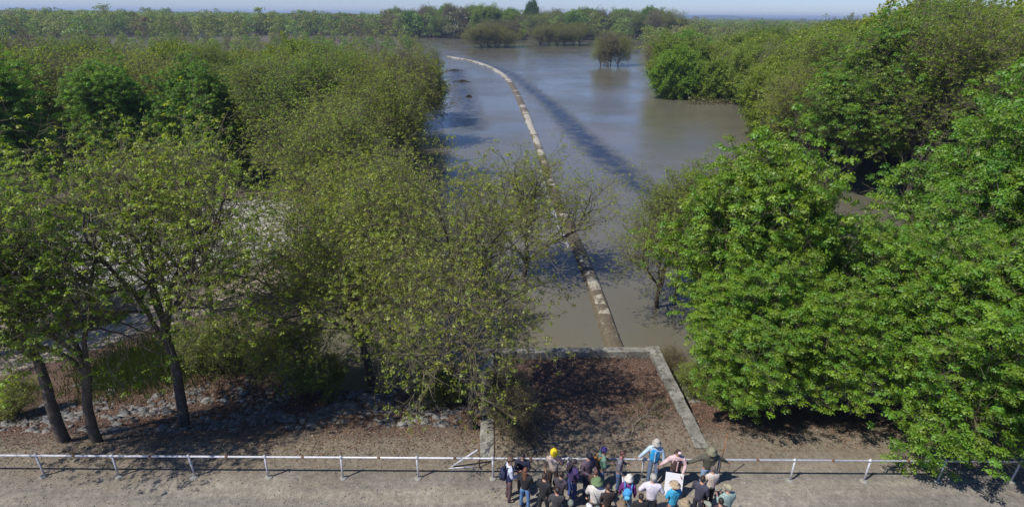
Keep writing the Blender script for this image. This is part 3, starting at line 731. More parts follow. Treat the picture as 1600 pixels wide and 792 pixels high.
dsc = {'olive': ('olive-green budding tree', 'budding_tree'), 'mid': ('fresh mid-green tree', 'budding_tree'), 'green': ('bright green leafy tree', 'leafy_tree'), 'brown': ('brown twiggy bare tree', 'bare_tree')}
tintr = {'olive': (1.0, 1.0, .95), 'mid': (1, 1, 1), 'green': (.85, .85, 1), 'brown': (1, 1, 1)}
def ring(d): return 'in the nearer wood' if d < 90 else 'in the middle wood' if d < 170 else 'in the distant wood'
for (sz, x, y, d, h, kind) in info[:NIND]:
    key = {'olive': 'bud1' if rg.rand() < .5 else 'bud2', 'mid': 'bud3', 'green': 'lush1', 'brown': 'thin1'}[kind] if d < 95 else {'olive': 'mid0' if rg.rand() < .5 else 'mid4', 'mid': 'mid1' if rg.rand() < .6 else 'bud3', 'green': 'mid2', 'brown': 'mid3' if rg.rand() < .5 else 'thin1'}[kind]
    if d > 330 and key in ('mid0', 'mid4'): key = 'bud1'
    j = rg.uniform(.8, 1.15); t = tuple(c_*j*q_ for c_, q_ in zip(tintr[kind], (rg.uniform(.88, 1.04), 1, rg.uniform(.9, 1.3))))
    lab, nm = dsc[kind]; pl = f'{lab} among its like {ring(d)} {side(x, y)}'
    place_tree(nm, key, x, y, h, pl, group=pl.replace(' tree', ' trees').replace('its like ', ''), wide=rg.uniform(.8, 1.05), tint=t, z=max(Hf(x, y), -2.8), base_h=10 if key == 'thin1' else 12)
# the rest: one merged mass, and the woods out to the horizon
low_t = []
for sd_ in range(5):
    rgl = np.random.RandomState(300+sd_); n = 600
    # clustered canopy: sub-domes of leaf clumps round limbs
    nb = 22; ca = rgl.uniform(0, 6.28, nb); cz = .16+.7*rgl.rand(nb); cr2 = rgl.uniform(.1, .5, nb)*np.sqrt(np.clip(1.05-cz, .05, 1))
    cen = np.stack([np.cos(ca)*cr2, np.sin(ca)*cr2, cz], -1); ci = rgl.randint(nb, size=n)
    o = rgl.normal(size=(n, 3)); o /= np.linalg.norm(o, axis=1, keepdims=True); o[:, 2] = np.abs(o[:, 2])*.9-.25
    pos = cen[ci]+o*np.array([.17, .17, .15])*rgl.uniform(.6, 1.05, (n, 1)); nr_ = o+rgl.normal(0, .45, (n, 3))+np.array([0, 0, .3])
    V_, F_ = quads_np(pos, nr_, rgl.uniform(.035, .075, n), rgl.uniform(.03, .055, n), rgl)
    # stems
    a0 = np.array([[0, 0, -.05]]*6); a1 = cen[:6]
    Vt_, Ft_ = tubes(a0, a1, np.full(6, .012), np.full(6, .004), 3)
    low_t.append((V_, F_, Vt_, Ft_, np.repeat(rgl.uniform(.7, 1.3, (n, 1)), 4, 0)))
PALF = {'olive': (.23, .27, .055), 'mid': (.2, .28, .055), 'green': (.17, .28, .05), 'brown': (.2, .18, .09)}
def mass(name, items, label, seed):
    rgm = np.random.RandomState(seed); VV = []; FF = []; CC = []; MI = []; off = 0
    for (x, y, h, wd, kind) in items:
        V_, F_, Vt_, Ft_, cj = low_t[rgm.randint(5)]; a = rgm.uniform(0, 6.28); ca, sa = math.cos(a), math.sin(a)
        z = max(Hf(x, y), -2.8) if y < 700 else -1.7
        M = np.array([[ca*wd, -sa*wd, 0], [sa*wd, ca*wd, 0], [0, 0, h]])
        for (vv, fc, m) in ((V_, F_, 1), (Vt_, Ft_, 0)):
            VV.append(vv@M.T+np.array([x, y, z])); FF.append(fc+off); off += len(vv); MI.append(np.full(len(fc), m))
            base = np.array(PALF[kind])*rgm.uniform(.8, 1.2)*rgm.uniform(.93, 1.07, 3)
            CC.append(base[None]*cj if m else np.tile(base, (len(vv), 1)))
    me = mesh_np(name, np.concatenate(VV), [np.concatenate(FF)], [TWIG, LEAF], midx=np.concatenate(MI), col=np.concatenate(CC))
    return tag(link(name, me), label, 'woods', kind='stuff')
rest = [(x, y, h*rg.uniform(.85, 1.15), h*rg.uniform(.8, 1.1), kind) for (sz, x, y, d, h, kind) in info[NIND:]]
print('rest', len(rest))
mass('woods', rest, 'dense mixed spring woodland massed round the lake beyond the nearer trees', 1)
far = []
rgf = np.random.RandomState(9); kinds = ['olive', 'mid', 'green', 'brown']
for _ in range(4200):
    d = math.exp(rgf.uniform(math.log(520), math.log(4300))); a = rgf.uniform(-.86, .86)+YAW; x, y = d*math.sin(a), d*math.cos(a)
    X_, Y_ = np.array([x]), np.array([y])
    if sdist(lake, X_, Y_)[0] < 4: continue
    if sdist(pond, X_, Y_)[0] < 5: continue
    g_ = d/520
    pk = float(lump(X_, Y_, 160)[0]); kd_ = kinds[rgf.choice(4, p=[.34, .34, .24, .08])] if pk < .45 else 'brown'
    far.append((x, y, rgf.uniform(11, 15)+(5 if rgf.rand() < .05 else 0)+(4.5 if x < -.12*y else 0)*(1 if d < 1500 else .6), 14*g_**.7*rgf.uniform(.7, 1.4), kd_))
mass('distant_woods', far, 'unbroken distant woods fading towards the horizon', 2)

# ------------------------------------------------------------------ shrubs, branches
def shrub_tpl(key, seed, pal, cov, leaf, tm, dens=1.3, per=5):
    T[key] = make_tree(seed=seed, Ht=12, R=8, pal=pal, leaf=leaf*5, per=per, twigs=2, twlen=2.0, lv=3, stems=7, low=.02, cov=cov, dens=dens*.4, tmat=tm, sides=4, name=key, droop=.05)
shrub_tpl('shrubA', 21, OLIVE, .4, .05, STEMW); shrub_tpl('shrubB', 22, BROWNB, .2, .05, TWIG)
def SH(px, py, h, key, label, wide=1.0, tint=(1, 1, 1)):
    p = at(px, py); e = place_tree('shrub', key, p.x, p.y, h, label, wide=wide, tint=tint, cat='shrub')
SH(350, 575, 2.4, 'shrubA', 'tangled grey-twigged shrub with sparse leaves right of the reddish trunk', 1.3, (.8, .8, .8))
SH(455, 600, 3.0, 'shrubA', 'yellow-green shrub above the rocks between track and flooded bank', 1.0, (1.1, 1.05, .8))
SH(505, 612, 1.8, 'shrubA', 'small yellow-green shrub low among the grey rocks', 1.1, (1.1, 1.05, .8))
SH(812, 676, 1.7, 'shrubB', 'bare brown bush inside the box against the left concrete wall', 1.1)
SH(792, 640, 1.5, 'shrubB', 'bare brown bush in shade deeper in the box behind the wall-side tree', 1.4)
SH(1052, 588, 1.7, 'shrubB', 'bare twiggy bush outside the right concrete wall by the water', 1.2)
SH(1092, 612, 1.5, 'shrubA', 'olive shrub at the water edge outside the right concrete wall', 1.3, (.9, 1, .8))
SH(1130, 625, 1.2, 'shrubA', 'small green shrub on the bank under the vivid green trees', 1.3, (.75, 1.1, .7))
SH(30, 645, 1.6, 'shrubA', 'pale straggly shrub behind the railing at the left edge', 1.1, (1, 1, .9))
SH(690, 622, 1.8, 'shrubA', 'olive shrub hanging round the foot of the wall-side tree', 1.2, (.9, .85, .8))
def fallen(px0, py0, px1, py1, seed, label, leaves=True):
    a, b_ = PG(px0, py0), PG(px1, py1); rg = np.random.RandomState(seed); segs = []
    def go(p, d, L, r, lev):
        n = max(3, int(L/.16))
        for i in range(n):
            d = unit(d+rg.normal(0, .16, 3)); d[2] = d[2]*.5+(.02 if lev else 0); q = p+d*L/n; q[2] = max(q[2], Hf(q[0], q[1])+.03)
            segs.append((p, q, r*(1-i/n*.7), r*(1-(i+1)/n*.7))); p = q
            if lev < 3 and rg.rand() < .55: go(p, unit(d+rg.normal(0, .55, 3)+np.array([0, 0, .15])), L*.5*rg.uniform(.6, 1), r*.5, lev+1)
    d = np.array(b_-a); L = np.linalg.norm(d); go(np.array(a)+np.array([0, 0, .05]), d/L, L, .035, 0)
    A = [np.array([s[i] for s in segs]) for i in range(4)]; V, F = tubes(A[0], A[1], A[2], A[3], 5)
    o = link('fallen_branch', mesh_np('fallen_branch', V, [F], [STEMW], smooth=True)); tag(o, label, 'branch')
    if leaves:
        n = 900; k_ = rg.randint(len(segs), size=n); pos = A[1][k_]+rg.normal(0, .07, (n, 3))
        pos[:, 2] = np.abs(pos[:, 2]-0)*np.sign(pos[:, 2]); V, F = quads_np(pos, rg.normal(size=(n, 3))+np.array([0, 0, .8]), rg.uniform(.04, .08, n), .04, rg)
        c = np.repeat(np.array((.17, .16, .06))*rg.uniform(.7, 1.2, (n, 1)), 4, 0); link('leaves', mesh_np('leaves', V, [F], [LEAF], col=c), o)
fallen(986, 682, 1006, 636, 4, 'fallen branch with dry yellowish leaves lying on the litter in the box')
fallen(966, 692, 1002, 686, 6, 'small bare dead branch lying just behind the railing', False)
# drift clumps where the weir bends
def drift(px, py, r, seed, label):
    p = P(px, py, WZ); rg = np.random.RandomState(seed); n = 1800; a = rg.uniform(0, 6.28, n); q = np.sqrt(rg.rand(n))*r*(.45+.35*np.sin(a*2+seed)+.3*np.sin(a*5+2*seed))
    pos = np.stack([p.x+np.cos(a)*q, p.y+np.sin(a)*q*1.3, WZ+.05+rg.rand(n)*.5*(1-q/r)], -1)
    V, F = quads_np(pos, rg.normal(size=(n, 3)), rg.uniform(.15, .4, n), .05, rg)
    c = np.repeat(np.array((.10, .09, .05))*rg.uniform(.6, 1.3, (n, 1)), 4, 0)
    tag(link('driftwood', mesh_np('driftwood', V, [F], [LEAF], col=c)), label, 'drift', kind='stuff')
drift(710, 111, 3.2, 1, 'brown reed clump in the shallows by the lone grey-green tree')
drift(722, 128, 2.6, 2, 'second brown reed clump in the shallows nearer the viewer')
drift(733, 152, 1.0, 3, 'tiny drift of sticks floating left of the weir')
n = 900; q = [P(rg.uniform(1075, 1195), rg.uniform(157, 165), WZ) for _ in range(n)]
V, F = quads_np(np.array([(a.x, a.y, WZ+.3+rg.rand()*.8) for a in q]), rg.normal(size=(n, 3)), rg.uniform(.3, .8, n), .3, rg)
tag(link('bank_reeds', mesh_np('bank_reeds', V, [F], [LEAF], col=np.repeat(np.array((.15, .15, .05))*rg.uniform(.7, 1.2, (n, 1)), 4, 0))), 'yellow-green reeds along the shore of the wooded point', 'reeds', kind='stuff')

# ------------------------------------------------------------------ railing
k = N('galvanised_steel'); tc = k.n('ShaderNodeTexCoord').outputs['Object']; f = k.noise(9, 4, .6, tc)
k.l(k.ramp(f, [(.3, (.42, .42, .44)), (.7, (.62, .62, .65))]), k.b.inputs['Base Color']); k.b.inputs['Roughness'].default_value = .5; k.b.inputs['Metallic'].default_value = .25
STEEL = k.m; RUST = plain('rust', (.17, .085, .045), .9, .35, 20); FOOT = plain('footing_concrete', (.26, .25, .22), .95, .2, 8, bump=.4)
def tube_bm(bm, a, b_, r, n=10, cap=True):
    a, b_ = Vector(a), Vector(b_); d = (b_-a).normalized(); u = d.orthogonal().normalized(); v = d.cross(u)
    A = [bm.verts.new(a+(u*math.cos(t)+v*math.sin(t))*r) for t in [i*2*math.pi/n for i in range(n)]]
    B = [bm.verts.new(b_+(u*math.cos(t)+v*math.sin(t))*r) for t in [i*2*math.pi/n for i in range(n)]]
    for i in range(n): bm.faces.new((A[i], A[(i+1) % n], B[(i+1) % n], B[i]))
    if cap: bm.faces.new(A[::-1]); bm.faces.new(B)
ra, rb = P(69, 743.5, 0), P(1580, 752.5, 0); rdir = (rb-ra).normalized(); span = (rb-ra).length/13
RH = .93
rail = empty('metal_railing', ra, math.atan2(rdir.y, rdir.x), 'long single-bar galvanised pipe railing running along the edge of the gravel road', 'railing')
b = bmesh.new(); L0, L1 = -span*3.2, span*17.3
tube_bm(b, (L0, 0, RH), (L1, 0, RH), .036, 12); bm_obj('rail', b, STEEL, rail, True)
for i in range(-3, 18):
    b = bmesh.new(); x = i*span; rr = random.Random(i); tube_bm(b, (x+rr.uniform(-.035, .035), rr.uniform(-.03, .03), -.1), (x, 0, RH-.03), .032, 10); tube_bm(b, (x, 0, RH-.03), (x, 0, RH+.07), .038, 10)
    tube_bm(b, (x-.07, 0, RH), (x+.07, 0, RH), .046, 10)
    po = bm_obj('post', b, STEEL, rail, True)
    b = bmesh.new(); bmesh.ops.create_icosphere(b, subdivisions=2, radius=.135); rr = random.Random(i)
    for v in b.verts: v.co = Vector((v.co.x*rr.uniform(.85, 1.1)+x, v.co.y*rr.uniform(.85, 1.1), v.co.z*.38+.01))
    bm_obj('footing', b, FOOT, po)
    if i % 1 == 0 and i < 17:
        b = bmesh.new(); xm = x+span*.5; tube_bm(b, (xm-.05, 0, RH), (xm+.05, 0, RH), .04, 10); bm_obj('coupling', b, RUST, rail, True)
# rusty rod with propping bar
p0, p1, p2 = P(706, 731, 0), P(749, 730, 0), P(738, 731, 0)
e = empty('braced_post', p1, 0, 'rusty upright rod propped by a pale diagonal steel bar behind the railing', 'post')
b = bmesh.new(); tube_bm(b, (0, 0, -.1), (0, .02, 1.35), .022, 8); bm_obj('rod', b, RUST, e, True)
b = bmesh.new(); d = p0-p1; tube_bm(b, (d.x, d.y+.05, .03), (-.05, .0, .82), .035, 8); bm_obj('brace', b, STEEL, e, True)
b = bmesh.new(); tube_bm(b, (d.x-.1, d.y-.03, .03), (d.x+.9, d.y+.02, .03), .02, 8); bm_obj('base_bar', b, STEEL, e, True)

# ------------------------------------------------------------------ people
PENDING = []
def fab(name, c): return plain('cloth_'+name, c, .9, .28, 7, bump=.9)
SKIN = plain('skin', (.42, .24, .165), .6, .06); SHOE = plain('shoe_leather', (.035, .028, .022), .7)
def skin(name, verts, edges, radii, mat, parent, root=0, sub=1):
    me = bpy.data.meshes.new(name); me.from_pydata([tuple(v) for v in verts], edges, []); o = link(name, me, parent)
    m = o.modifiers.new('s', 'SKIN'); m.use_smooth_shade = True
    for i, r in enumerate(radii):
        r = (r, r) if isinstance(r, (int, float)) else r
        sv = me.skin_vertices[0].data[i]; sv.radius = r; sv.use_root = (i == root)
    sb = o.modifiers.new('d', 'SUBSURF'); sb.levels = sub; sb.render_levels = sub
    me.materials.append(mat); PENDING.append(o); return o
def lathe(bm, prof, seg=18, cz=(0, 0, 0), sx=1, sy=1, M=None):
    rings = []
    for (r, z) in prof:
        rings.append([bm.verts.new(((M or Matrix()) @ Vector((cz[0]+math.cos(a)*r*sx, cz[1]+math.sin(a)*r*sy, cz[2]+z)))) for a in [i*2*math.pi/seg for i in range(seg)]])
    for A, B in zip(rings[:-1], rings[1:]):
        for i in range(seg): bm.faces.new((A[i], A[(i+1) % seg], B[(i+1) % seg], B[i]))
    if prof[0][0] > 1e-4: bm.faces.new(rings[0][::-1])
    if prof[-1][0] > 1e-4: bm.faces.new(rings[-1])
    bmesh.ops.remove_doubles(bm, verts=bm.verts[:], dist=.0005)
def head_bm(bm, M):
    g = bmesh.ops.create_uvsphere(bm, u_segments=20, v_segments=14, radius=1)['verts']
    for v in g:
        x, y, z = v.co
        jw = 1-.28*max(0, -z)**1.3; x2 = x*.072*jw; y2 = y*.094*(1-.1*max(0, -z)); z2 = z*.115
        if y > 0 and -.35 < z < .15 and abs(x) < .22: y2 += .022*(1-abs(x)/.22)*(1-abs(z+.15)/.3 if abs(z+.15) < .3 else 0)   # nose
        if y > .5 and -.05 < z < .25 and .2 < abs(x) < .55: y2 -= .008                                                        # eye hollows
        if y > .6 and -.62 < z < -.42 and abs(x) < .35: y2 += .006                                                            # lips
        v.co = M @ Vector((x2, y2, z2))
    for s in (-1, 1):
        for v in bmesh.ops.create_uvsphere(bm, u_segments=8, v_segments=6, radius=1)['verts']:
            v.co = M @ Vector((s*.078+v.co.x*.012, -.005+v.co.y*.02, -.01+v.co.z*.032))
def person(px, py, label, face=0, h=1.72, top=None, legs=None, hair=None, hairlen=0, hat=None, hatc=None, vest=None, sleeves='long', pose='stand', look=0.0, turn=0.0, scarf=None, hood=None, arms=None, shirt=None, by='head', wide=1.0, feet=None, lean=0.0, shoe=None):
    if by == 'head': p = P(px, py, h-.08)
    else: p = P(px, py, 0)
    g = empty('person', (p.x, p.y, 0.0), rad(face), label, 'person', 'people gathered at the railing')
    g.scale = (h/1.75*wide,)*2+(h/1.75,)
    rr = random.Random(int(px*7+py))
    turn = turn or rr.uniform(-18, 18); lean = lean or rr.uniform(0, .09)
    bend = Vector((0, math.sin(lean), math.cos(lean)))
    def T_(x, y, z): # torso point with forward lean about hips
        return Vector((x, y+(z-.95)*math.sin(lean), .95+(z-.95)*math.cos(lean)))
    off = T_(0, 0, 1.65).y
    g.location.x += math.sin(rad(face))*off*g.scale[0]; g.location.y -= math.cos(rad(face))*off*g.scale[0]
    dx = rr.uniform(-.02, .02)
    ftl, ftr = feet or ((-.11-dx, rr.uniform(-.06, .08)), (.11+dx, rr.uniform(-.06, .08)))
    def leg(s, ft):
        hip = Vector((s*.09, 0, .90)); an = Vector((ft[0], ft[1], ft[2] if len(ft) > 2 else .09))
        mid = (hip+an)/2+Vector((s*.01, .03, .02)); dlen = (hip-an).length
        if dlen < .79: mid += Vector((s*.02, math.sqrt(max(0, .41**2-(dlen/2)**2)), 0))
        toe = an+Vector((s*.03, .17, -.045)); return [hip, mid, an, toe]
    LL, RL = leg(-1, ftl), leg(1, ftr)
    A0 = {'L': [(-.24, -.01, 1.14), (-.24, .10, .90)], 'R': [(.24, -.01, 1.14), (.24, .10, .90)]}
    if pose == 'front': A0 = {'L': [(-.25, .02, 1.14), (-.12, .26, 1.12)], 'R': [(.25, .02, 1.14), (.12, .26, 1.10)]}
    if pose == 'cross': A0 = {'L': [(-.25, .06, 1.15), (.04, .22, 1.18)], 'R': [(.25, .06, 1.15), (-.04, .24, 1.14)]}
    if arms: A0.update(arms)
    arm = {}
    for s, key in ((-1, 'L'), (1, 'R')):
        e_, w_ = A0[key]; arm[key] = [T_(s*.185, 0, 1.42), T_(*e_), T_(*w_)]
    pel, wai, che, nb, nk = T_(0, 0, .94), T_(0, .0, 1.08), T_(0, .01, 1.28), T_(0, -.005, 1.43), T_(0, .01, 1.52)
    # ---- body: one continuous skin, fingers rooted in the palms
    V = [pel, wai, che, nb, nk, T_(0, .02, 1.6)]; E = [(0, 1), (1, 2), (2, 3), (3, 4), (4, 5)]
    Rd = [(.125, .095), (.12, .085), (.14, .10), (.10, .07), .052, .05]
    for key, s in (('L', -1), ('R', 1)):
        b0 = len(V); V += arm[key]; E += [(3, b0), (b0, b0+1), (b0+1, b0+2)]; Rd += [.055, .042, .03]
        wv = (arm[key][2]-arm[key][1]).normalized(); palm = arm[key][2]+wv*.06; sidev = wv.cross(Vector((0, 0, 1))); sidev = sidev.normalized() if sidev.length > .1 else Vector((1, 0, 0))
        V.append(palm); E.append((b0+2, b0+3)); Rd.append((.036, .018))
    b0 = len(V)
    for q in (LL, RL):
        b1 = len(V); V += q; E += [(0, b1), (b1, b1+1), (b1+1, b1+2), (b1+2, b1+3)]; Rd += [.085, .058, .04, .032]
    body = skin('body', V, E, Rd, SKIN, g)
    bm = bmesh.new()
    hc = T_(0, .02, 1.655)
    M = Matrix.Translation(hc) @ Matrix.Rotation(rad(turn), 4, 'Z') @ Matrix.Rotation(-rad(look)+(-lean*.3), 4, 'X')
    head_bm(bm, M)
    for key, s in (('L', -1), ('R', 1)):
        w_, e_ = arm[key][2], arm[key][1]; wv = (w_-e_).normalized(); sv = wv.cross(Vector((0, 1, 0))); sv = sv.normalized() if sv.length > .1 else Vector((1, 0, 0)); nv = sv.cross(wv)
        for kf, ln in ((-1.5, .055), (-.5, .07), (.5, .075), (1.5, .065)):
            a = w_+wv*.085+sv*kf*.017; m_1 = a+wv*ln*.55+nv*.008; m_2 = m_1+wv*ln*.45+nv*.02
            tube_bm(bm, a, m_1, .0085, 6); tube_bm(bm, m_1, m_2, .0075, 6)
        a = w_+wv*.035+sv*.03*s; m_1 = a+(wv+sv*.9*s).normalized()*.035; tube_bm(bm, a, m_1, .0105, 6); tube_bm(bm, m_1, m_1+wv*.03, .009, 6)
    me2 = bpy.data.meshes.new('tmp'); bmesh.ops.recalc_face_normals(bm, faces=bm.faces[:]); bm.to_mesh(me2); bm.free()
    for q in me2.polygons: q.use_smooth = True
    body['_join'] = 1; JOIN[body.name] = me2
    EYE = plain('eye', (.02, .015, .012), .3)
    b = bmesh.new()
    for s in (-1, 1):
        for v in bmesh.ops.create_uvsphere(b, u_segments=8, v_segments=6, radius=.011)['verts']: v.co = M @ (v.co+Vector((s*.03, .087, .008)))
    bm_obj('eyes', b, EYE, g, True)
    # ---- clothes
    gt = .022
    topm = fab(*top)
    V = [T_(0, 0, .84), T_(0, 0.005, 1.18), T_(0, 0, 1.41), T_(0, .005, 1.51)]; E = [(0, 1), (1, 2), (2, 3)]; Rd = [(.168, .13), (.165, .13), (.15, .115), .072]
    for key in 'LR':
        b0 = len(V); q = arm[key]; end = q[2] if sleeves == 'long' else q[1].lerp(q[0], .25)
        V += [q[0], q[1] if sleeves == 'long' else q[0].lerp(q[1], .5), end]; E += [(2, b0), (b0, b0+1), (b0+1, b0+2)]; Rd += [.088, .063 if sleeves == 'long' else .068, .044 if sleeves == 'long' else .062]
    skin('jacket' if sleeves == 'long' else 'shirt', V, E, Rd, topm, g, root=1)
    if vest:
        skin('vest', [T_(0, 0, .82), T_(0, 0.01, 1.2), T_(0, -.005, 1.42), T_(-.125, 0, 1.45), T_(.125, 0, 1.45)], [(0, 1), (1, 2), (2, 3), (2, 4)],
             [(.19, .155), (.192, .158), (.178, .145), .098, .098], fab(*vest), g, root=1)
        b = bmesh.new()
        for t_ in range(8):
            z0 = 1.36-t_*.055; q0, q1 = T_(0, .132+.006*math.sin(t_), z0), T_(0, .146, z0-.05); tube_bm(b, q0, q1, .026, 6)
        bm_obj('shirt_front', b, topm, g, True)
    V = [T_(0, 0, 1.0), T_(0, 0, .94)]; E = [(0, 1)]; Rd = [(.135, .105), (.14, .11)]
    for q in (LL, RL):
        b0 = len(V); V += [q[0], q[1], q[2]+Vector((0, 0, -.02))]; E += [(1, b0), (b0, b0+1), (b0+1, b0+2)]; Rd += [.105, .075, .062]
    skin('trousers', V, E, Rd, fab(*legs), g, root=1)
    sm_ = fab(*shoe) if shoe else SHOE
    for q in (LL, RL):
        skin('shoe', [q[2]+Vector((0, -.05, -.035)), q[2]+Vector((0, .05, -.045)), q[3]+Vector((0, .02, -.005))], [(0, 1), (1, 2)], [(.047, .045), (.05, .042), (.043, .03)], sm_, g, root=1)
    # ---- hair and hats
    if hair:
        b = bmesh.new(); vs_ = bmesh.ops.create_uvsphere(b, u_segments=16, v_segments=12, radius=1)['verts']
        for v in vs_:
            x, y, z = v.co; r_ = 1+rr.uniform(-.03, .04)
            yy_ = y if y < 0 else y*(.93 if z > .35 else .55)
            v.co = M @ Vector((x*.085*r_, yy_*.106*r_-.008, (z*.112 if z > 0 else z*(.1 if y < .2 else .03))*r_+.026))
        if hairlen:
            rings = []
            for j in range(9):
                f = j/8; wz = .05-.05-f*hairlen; wd = .092*(1-.25*f)+.01*math.sin(j*2)
                rings.append([b.verts.new(M @ Vector((math.cos(a)*wd, -.055-.03*math.sin(f*1.6)+math.sin(a)*.052*(1-.3*f), wz))) for a in [i*2*math.pi/12 for i in range(12)]])
            for A, B in zip(rings[:-1], rings[1:]):
                for i in range(12): b.faces.new((A[i], A[(i+1) % 12], B[(i+1) % 12], B[i]))
            b.faces.new(rings[0][::-1]); b.faces.new(rings[-1])
        bm_obj('hair', b, plain('hair_'+hair[0], hair[1], .6, .3, 60), g, True)
    if hat:
        b = bmesh.new(); M2 = M @ Matrix.Translation((0, -.005, .045))
        if hat == 'wide': lathe(b, [(.112, .004), (.175, -.018), (.178, -.012), (.115, .014), (.106, .03), (.1, .085), (.08, .105), (.03, .098), (0, .095)], 22, sx=.95, sy=1.08, M=M2)
        if hat == 'bucket': lathe(b, [(.108, .0), (.165, -.045), (.168, -.038), (.11, .012), (.104, .05), (.094, .1), (.05, .115), (0, .117)], 20, sx=.95, sy=1.05, M=M2)
        if hat == 'beanie': lathe(b, [(.102, -.03), (.108, -.02), (.106, .0), (.1, .035), (.082, .075), (.045, .102), (0, .11)], 18, sx=.93, sy=1.08, M=M2)
        if hat == 'helmet':
            lathe(b, [(.112, 0), (.138, -.008), (.14, .0), (.114, .012), (.11, .05), (.09, .09), (.05, .112), (0, .118)], 22, sx=.92, sy=1.12, M=M2)
            tube_bm(b, M2 @ Vector((0, -.09, .1)), M2 @ Vector((0, .09, .105)), .018, 6)
        if hat == 'band': lathe(b, [(.05, .02), (.062, .04), (.05, .075), (.02, .09), (0, .092)], 14, sx=1.1, sy=.9, M=M2 @ Matrix.Translation((0, .055, 0)))
        if hat == 'cap':
            lathe(b, [(.1, -.005), (.103, .02), (.096, .055), (.07, .085), (.03, .1), (0, .103)], 18, sx=.93, sy=1.06, M=M2)
            pts = [(-.075, .07), (-.07, .15), (-.035, .185), (0, .193), (.035, .185), (.07, .15), (.075, .07)]
            A = [b.verts.new(M2 @ Vector((x, y, .012-.02*abs(x)/.07))) for x, y in pts]; B = [b.verts.new(M2 @ Vector((x, y, .004-.02*abs(x)/.07))) for x, y in pts]
            b.faces.new(A); b.faces.new(B[::-1])
            for i in range(len(pts)): b.faces.new((A[i], A[(i+1) % 7], B[(i+1) % 7], B[i]))
        bm_obj({'wide': 'wide_brim_hat', 'bucket': 'sun_hat', 'beanie': 'beanie', 'helmet': 'hard_hat', 'cap': 'cap', 'band': 'headband'}[hat], b, fab(*hatc), g, True)
    if scarf: skin('scarf', [T_(-.07, .02, 1.49), T_(0, .07, 1.485), T_(.07, .02, 1.49), T_(0, -.05, 1.5)], [(0, 1), (1, 2), (2, 3), (3, 0)], [.04]*4, fab(*scarf), g)
    if hood: skin('hood', [T_(-.09, -.06, 1.5), T_(0, -.1, 1.5), T_(.09, -.06, 1.5)], [(0, 1), (1, 2)], [.04, .055, .04], fab(*hood), g)
    return g
JOIN = {}
def backpack(pn, colr, label, pc, off=-.2, s=1.0, low=0.0):
    """worn bag: its own thing, set on the wearer's back"""
    M = Matrix.Translation(pn.location) @ Matrix.Rotation(pn.rotation_euler.z, 4, 'Z')
    e = empty('backpack', M @ Vector((0, off, .98-low)), pn.rotation_euler.z, label, 'backpack')
    def rb(w_, d_, h_, cx, cy, cz_, r=.05):
        b = bmesh.new(); bmesh.ops.create_cube(b, size=1)
        for v in b.verts:
            k_ = .82 if v.co.z > 0 else 1; v.co = Vector((v.co.x*w_*k_+cx, v.co.y*d_*(k_ if v.co.y < 0 else 1)+cy, v.co.z*h_+cz_))
        bmesh.ops.bevel(b, geom=b.edges[:], offset=min(r, d_*.4), segments=3, affect='EDGES'); return b
    bm_obj('bag_body', rb(.3*s, .17*s, .46*s, 0, 0, .23*s), fab(*colr), e, True)
    bm_obj('pocket', rb(.22*s, .07*s, .2*s, 0, -.105*s, .14*s, .03), fab(*pc), e, True)
    for sx_ in (-1, 1):
        b = bmesh.new(); q = [Vector((sx_*.1, .05, .4)), Vector((sx_*.12, .12, .53)), Vector((sx_*.12, .26, .50)), Vector((sx_*.12, .335, .36)), Vector((sx_*.15, .26, .14)), Vector((sx_*.13, .06, .06))]
        for a, c_ in zip(q[:-1], q[1:]): tube_bm(b, a*s, c_*s, .017, 6)
        bm_obj('strap', b, fab(*colr), e, True)
    return e
BLACK = ('black', (.018, .018, .02)); NAVY = ('navy', (.025, .03, .06)); CHAR = ('charcoal', (.05, .048, .052)); JEAN = ('denim', (.07, .12, .24)); DJEAN = ('dark_denim', (.03, .045, .10)); LJEAN = ('light_denim', (.2, .29, .42))
BRN = ('brown', (.075, .05, .04)); DBRN = ('dark_brown', (.035, .025, .02)); WHITE = ('white', (.66, .64, .66)); CREAM = ('cream', (.55, .51, .44)); TAN = ('tan', (.42, .35, .26)); KHAKI = ('khaki', (.26, .23, .15)); MAR = ('maroon_brown', (.1, .06, .06))
HB = ('black', (.012, .01, .01)); HBR = ('brown', (.028, .017, .012)); HAU = ('auburn', (.14, .055, .028)); HG = ('grey', (.3, .28, .26))
pA = person(796, 719, 'man in brown cap, white sleeves and navy vest, leftmost of the group', face=-75, h=1.78, top=('pale_shirt', (.6, .64, .72)), vest=('navy_vest', (.04, .05, .13)), legs=MAR, hair=HBR, hat='cap', hatc=('brown_cap', (.14, .085, .06)), pose='front', look=12)
backpack(pA, ('navy_bag', (.02, .025, .07)), 'dark navy backpack on the back of the leftmost man', NAVY)
person(817, 712, 'black-haired woman in dark jacket, facing the viewer behind the auburn-haired woman', face=170, h=1.68, top=('dark_navy', (.018, .022, .045)), legs=MAR, hair=HB, hairlen=.3, pose='cross', look=15)
person(821, 735, 'woman with long auburn hair seen from behind in black jacket and light blue jeans', face=-20, h=1.66, top=BLACK, legs=('blue_jeans', (.1, .2, .36)), hair=HAU, hairlen=.38, pose='front', feet=((-.13, -.02), (.16, -.1)), shoe=('tan_boot', (.16, .09, .06)))
person(866, 706, 'ranger in yellow hard hat, beige shirt and brown trousers holding a phone to the ear', face=172, h=1.82, top=('ranger_beige', (.48, .39, .33)), sleeves='short', legs=('ranger_brown', (.055, .032, .028)), hair=HBR, hat='helmet', hatc=('yellow', (.8, .55, .02)), look=30, arms={'L': [(-.3, .06, 1.2), (-.15, .12, 1.52)], 'R': [(.26, .0, 1.13), (.24, .08, .88)]})
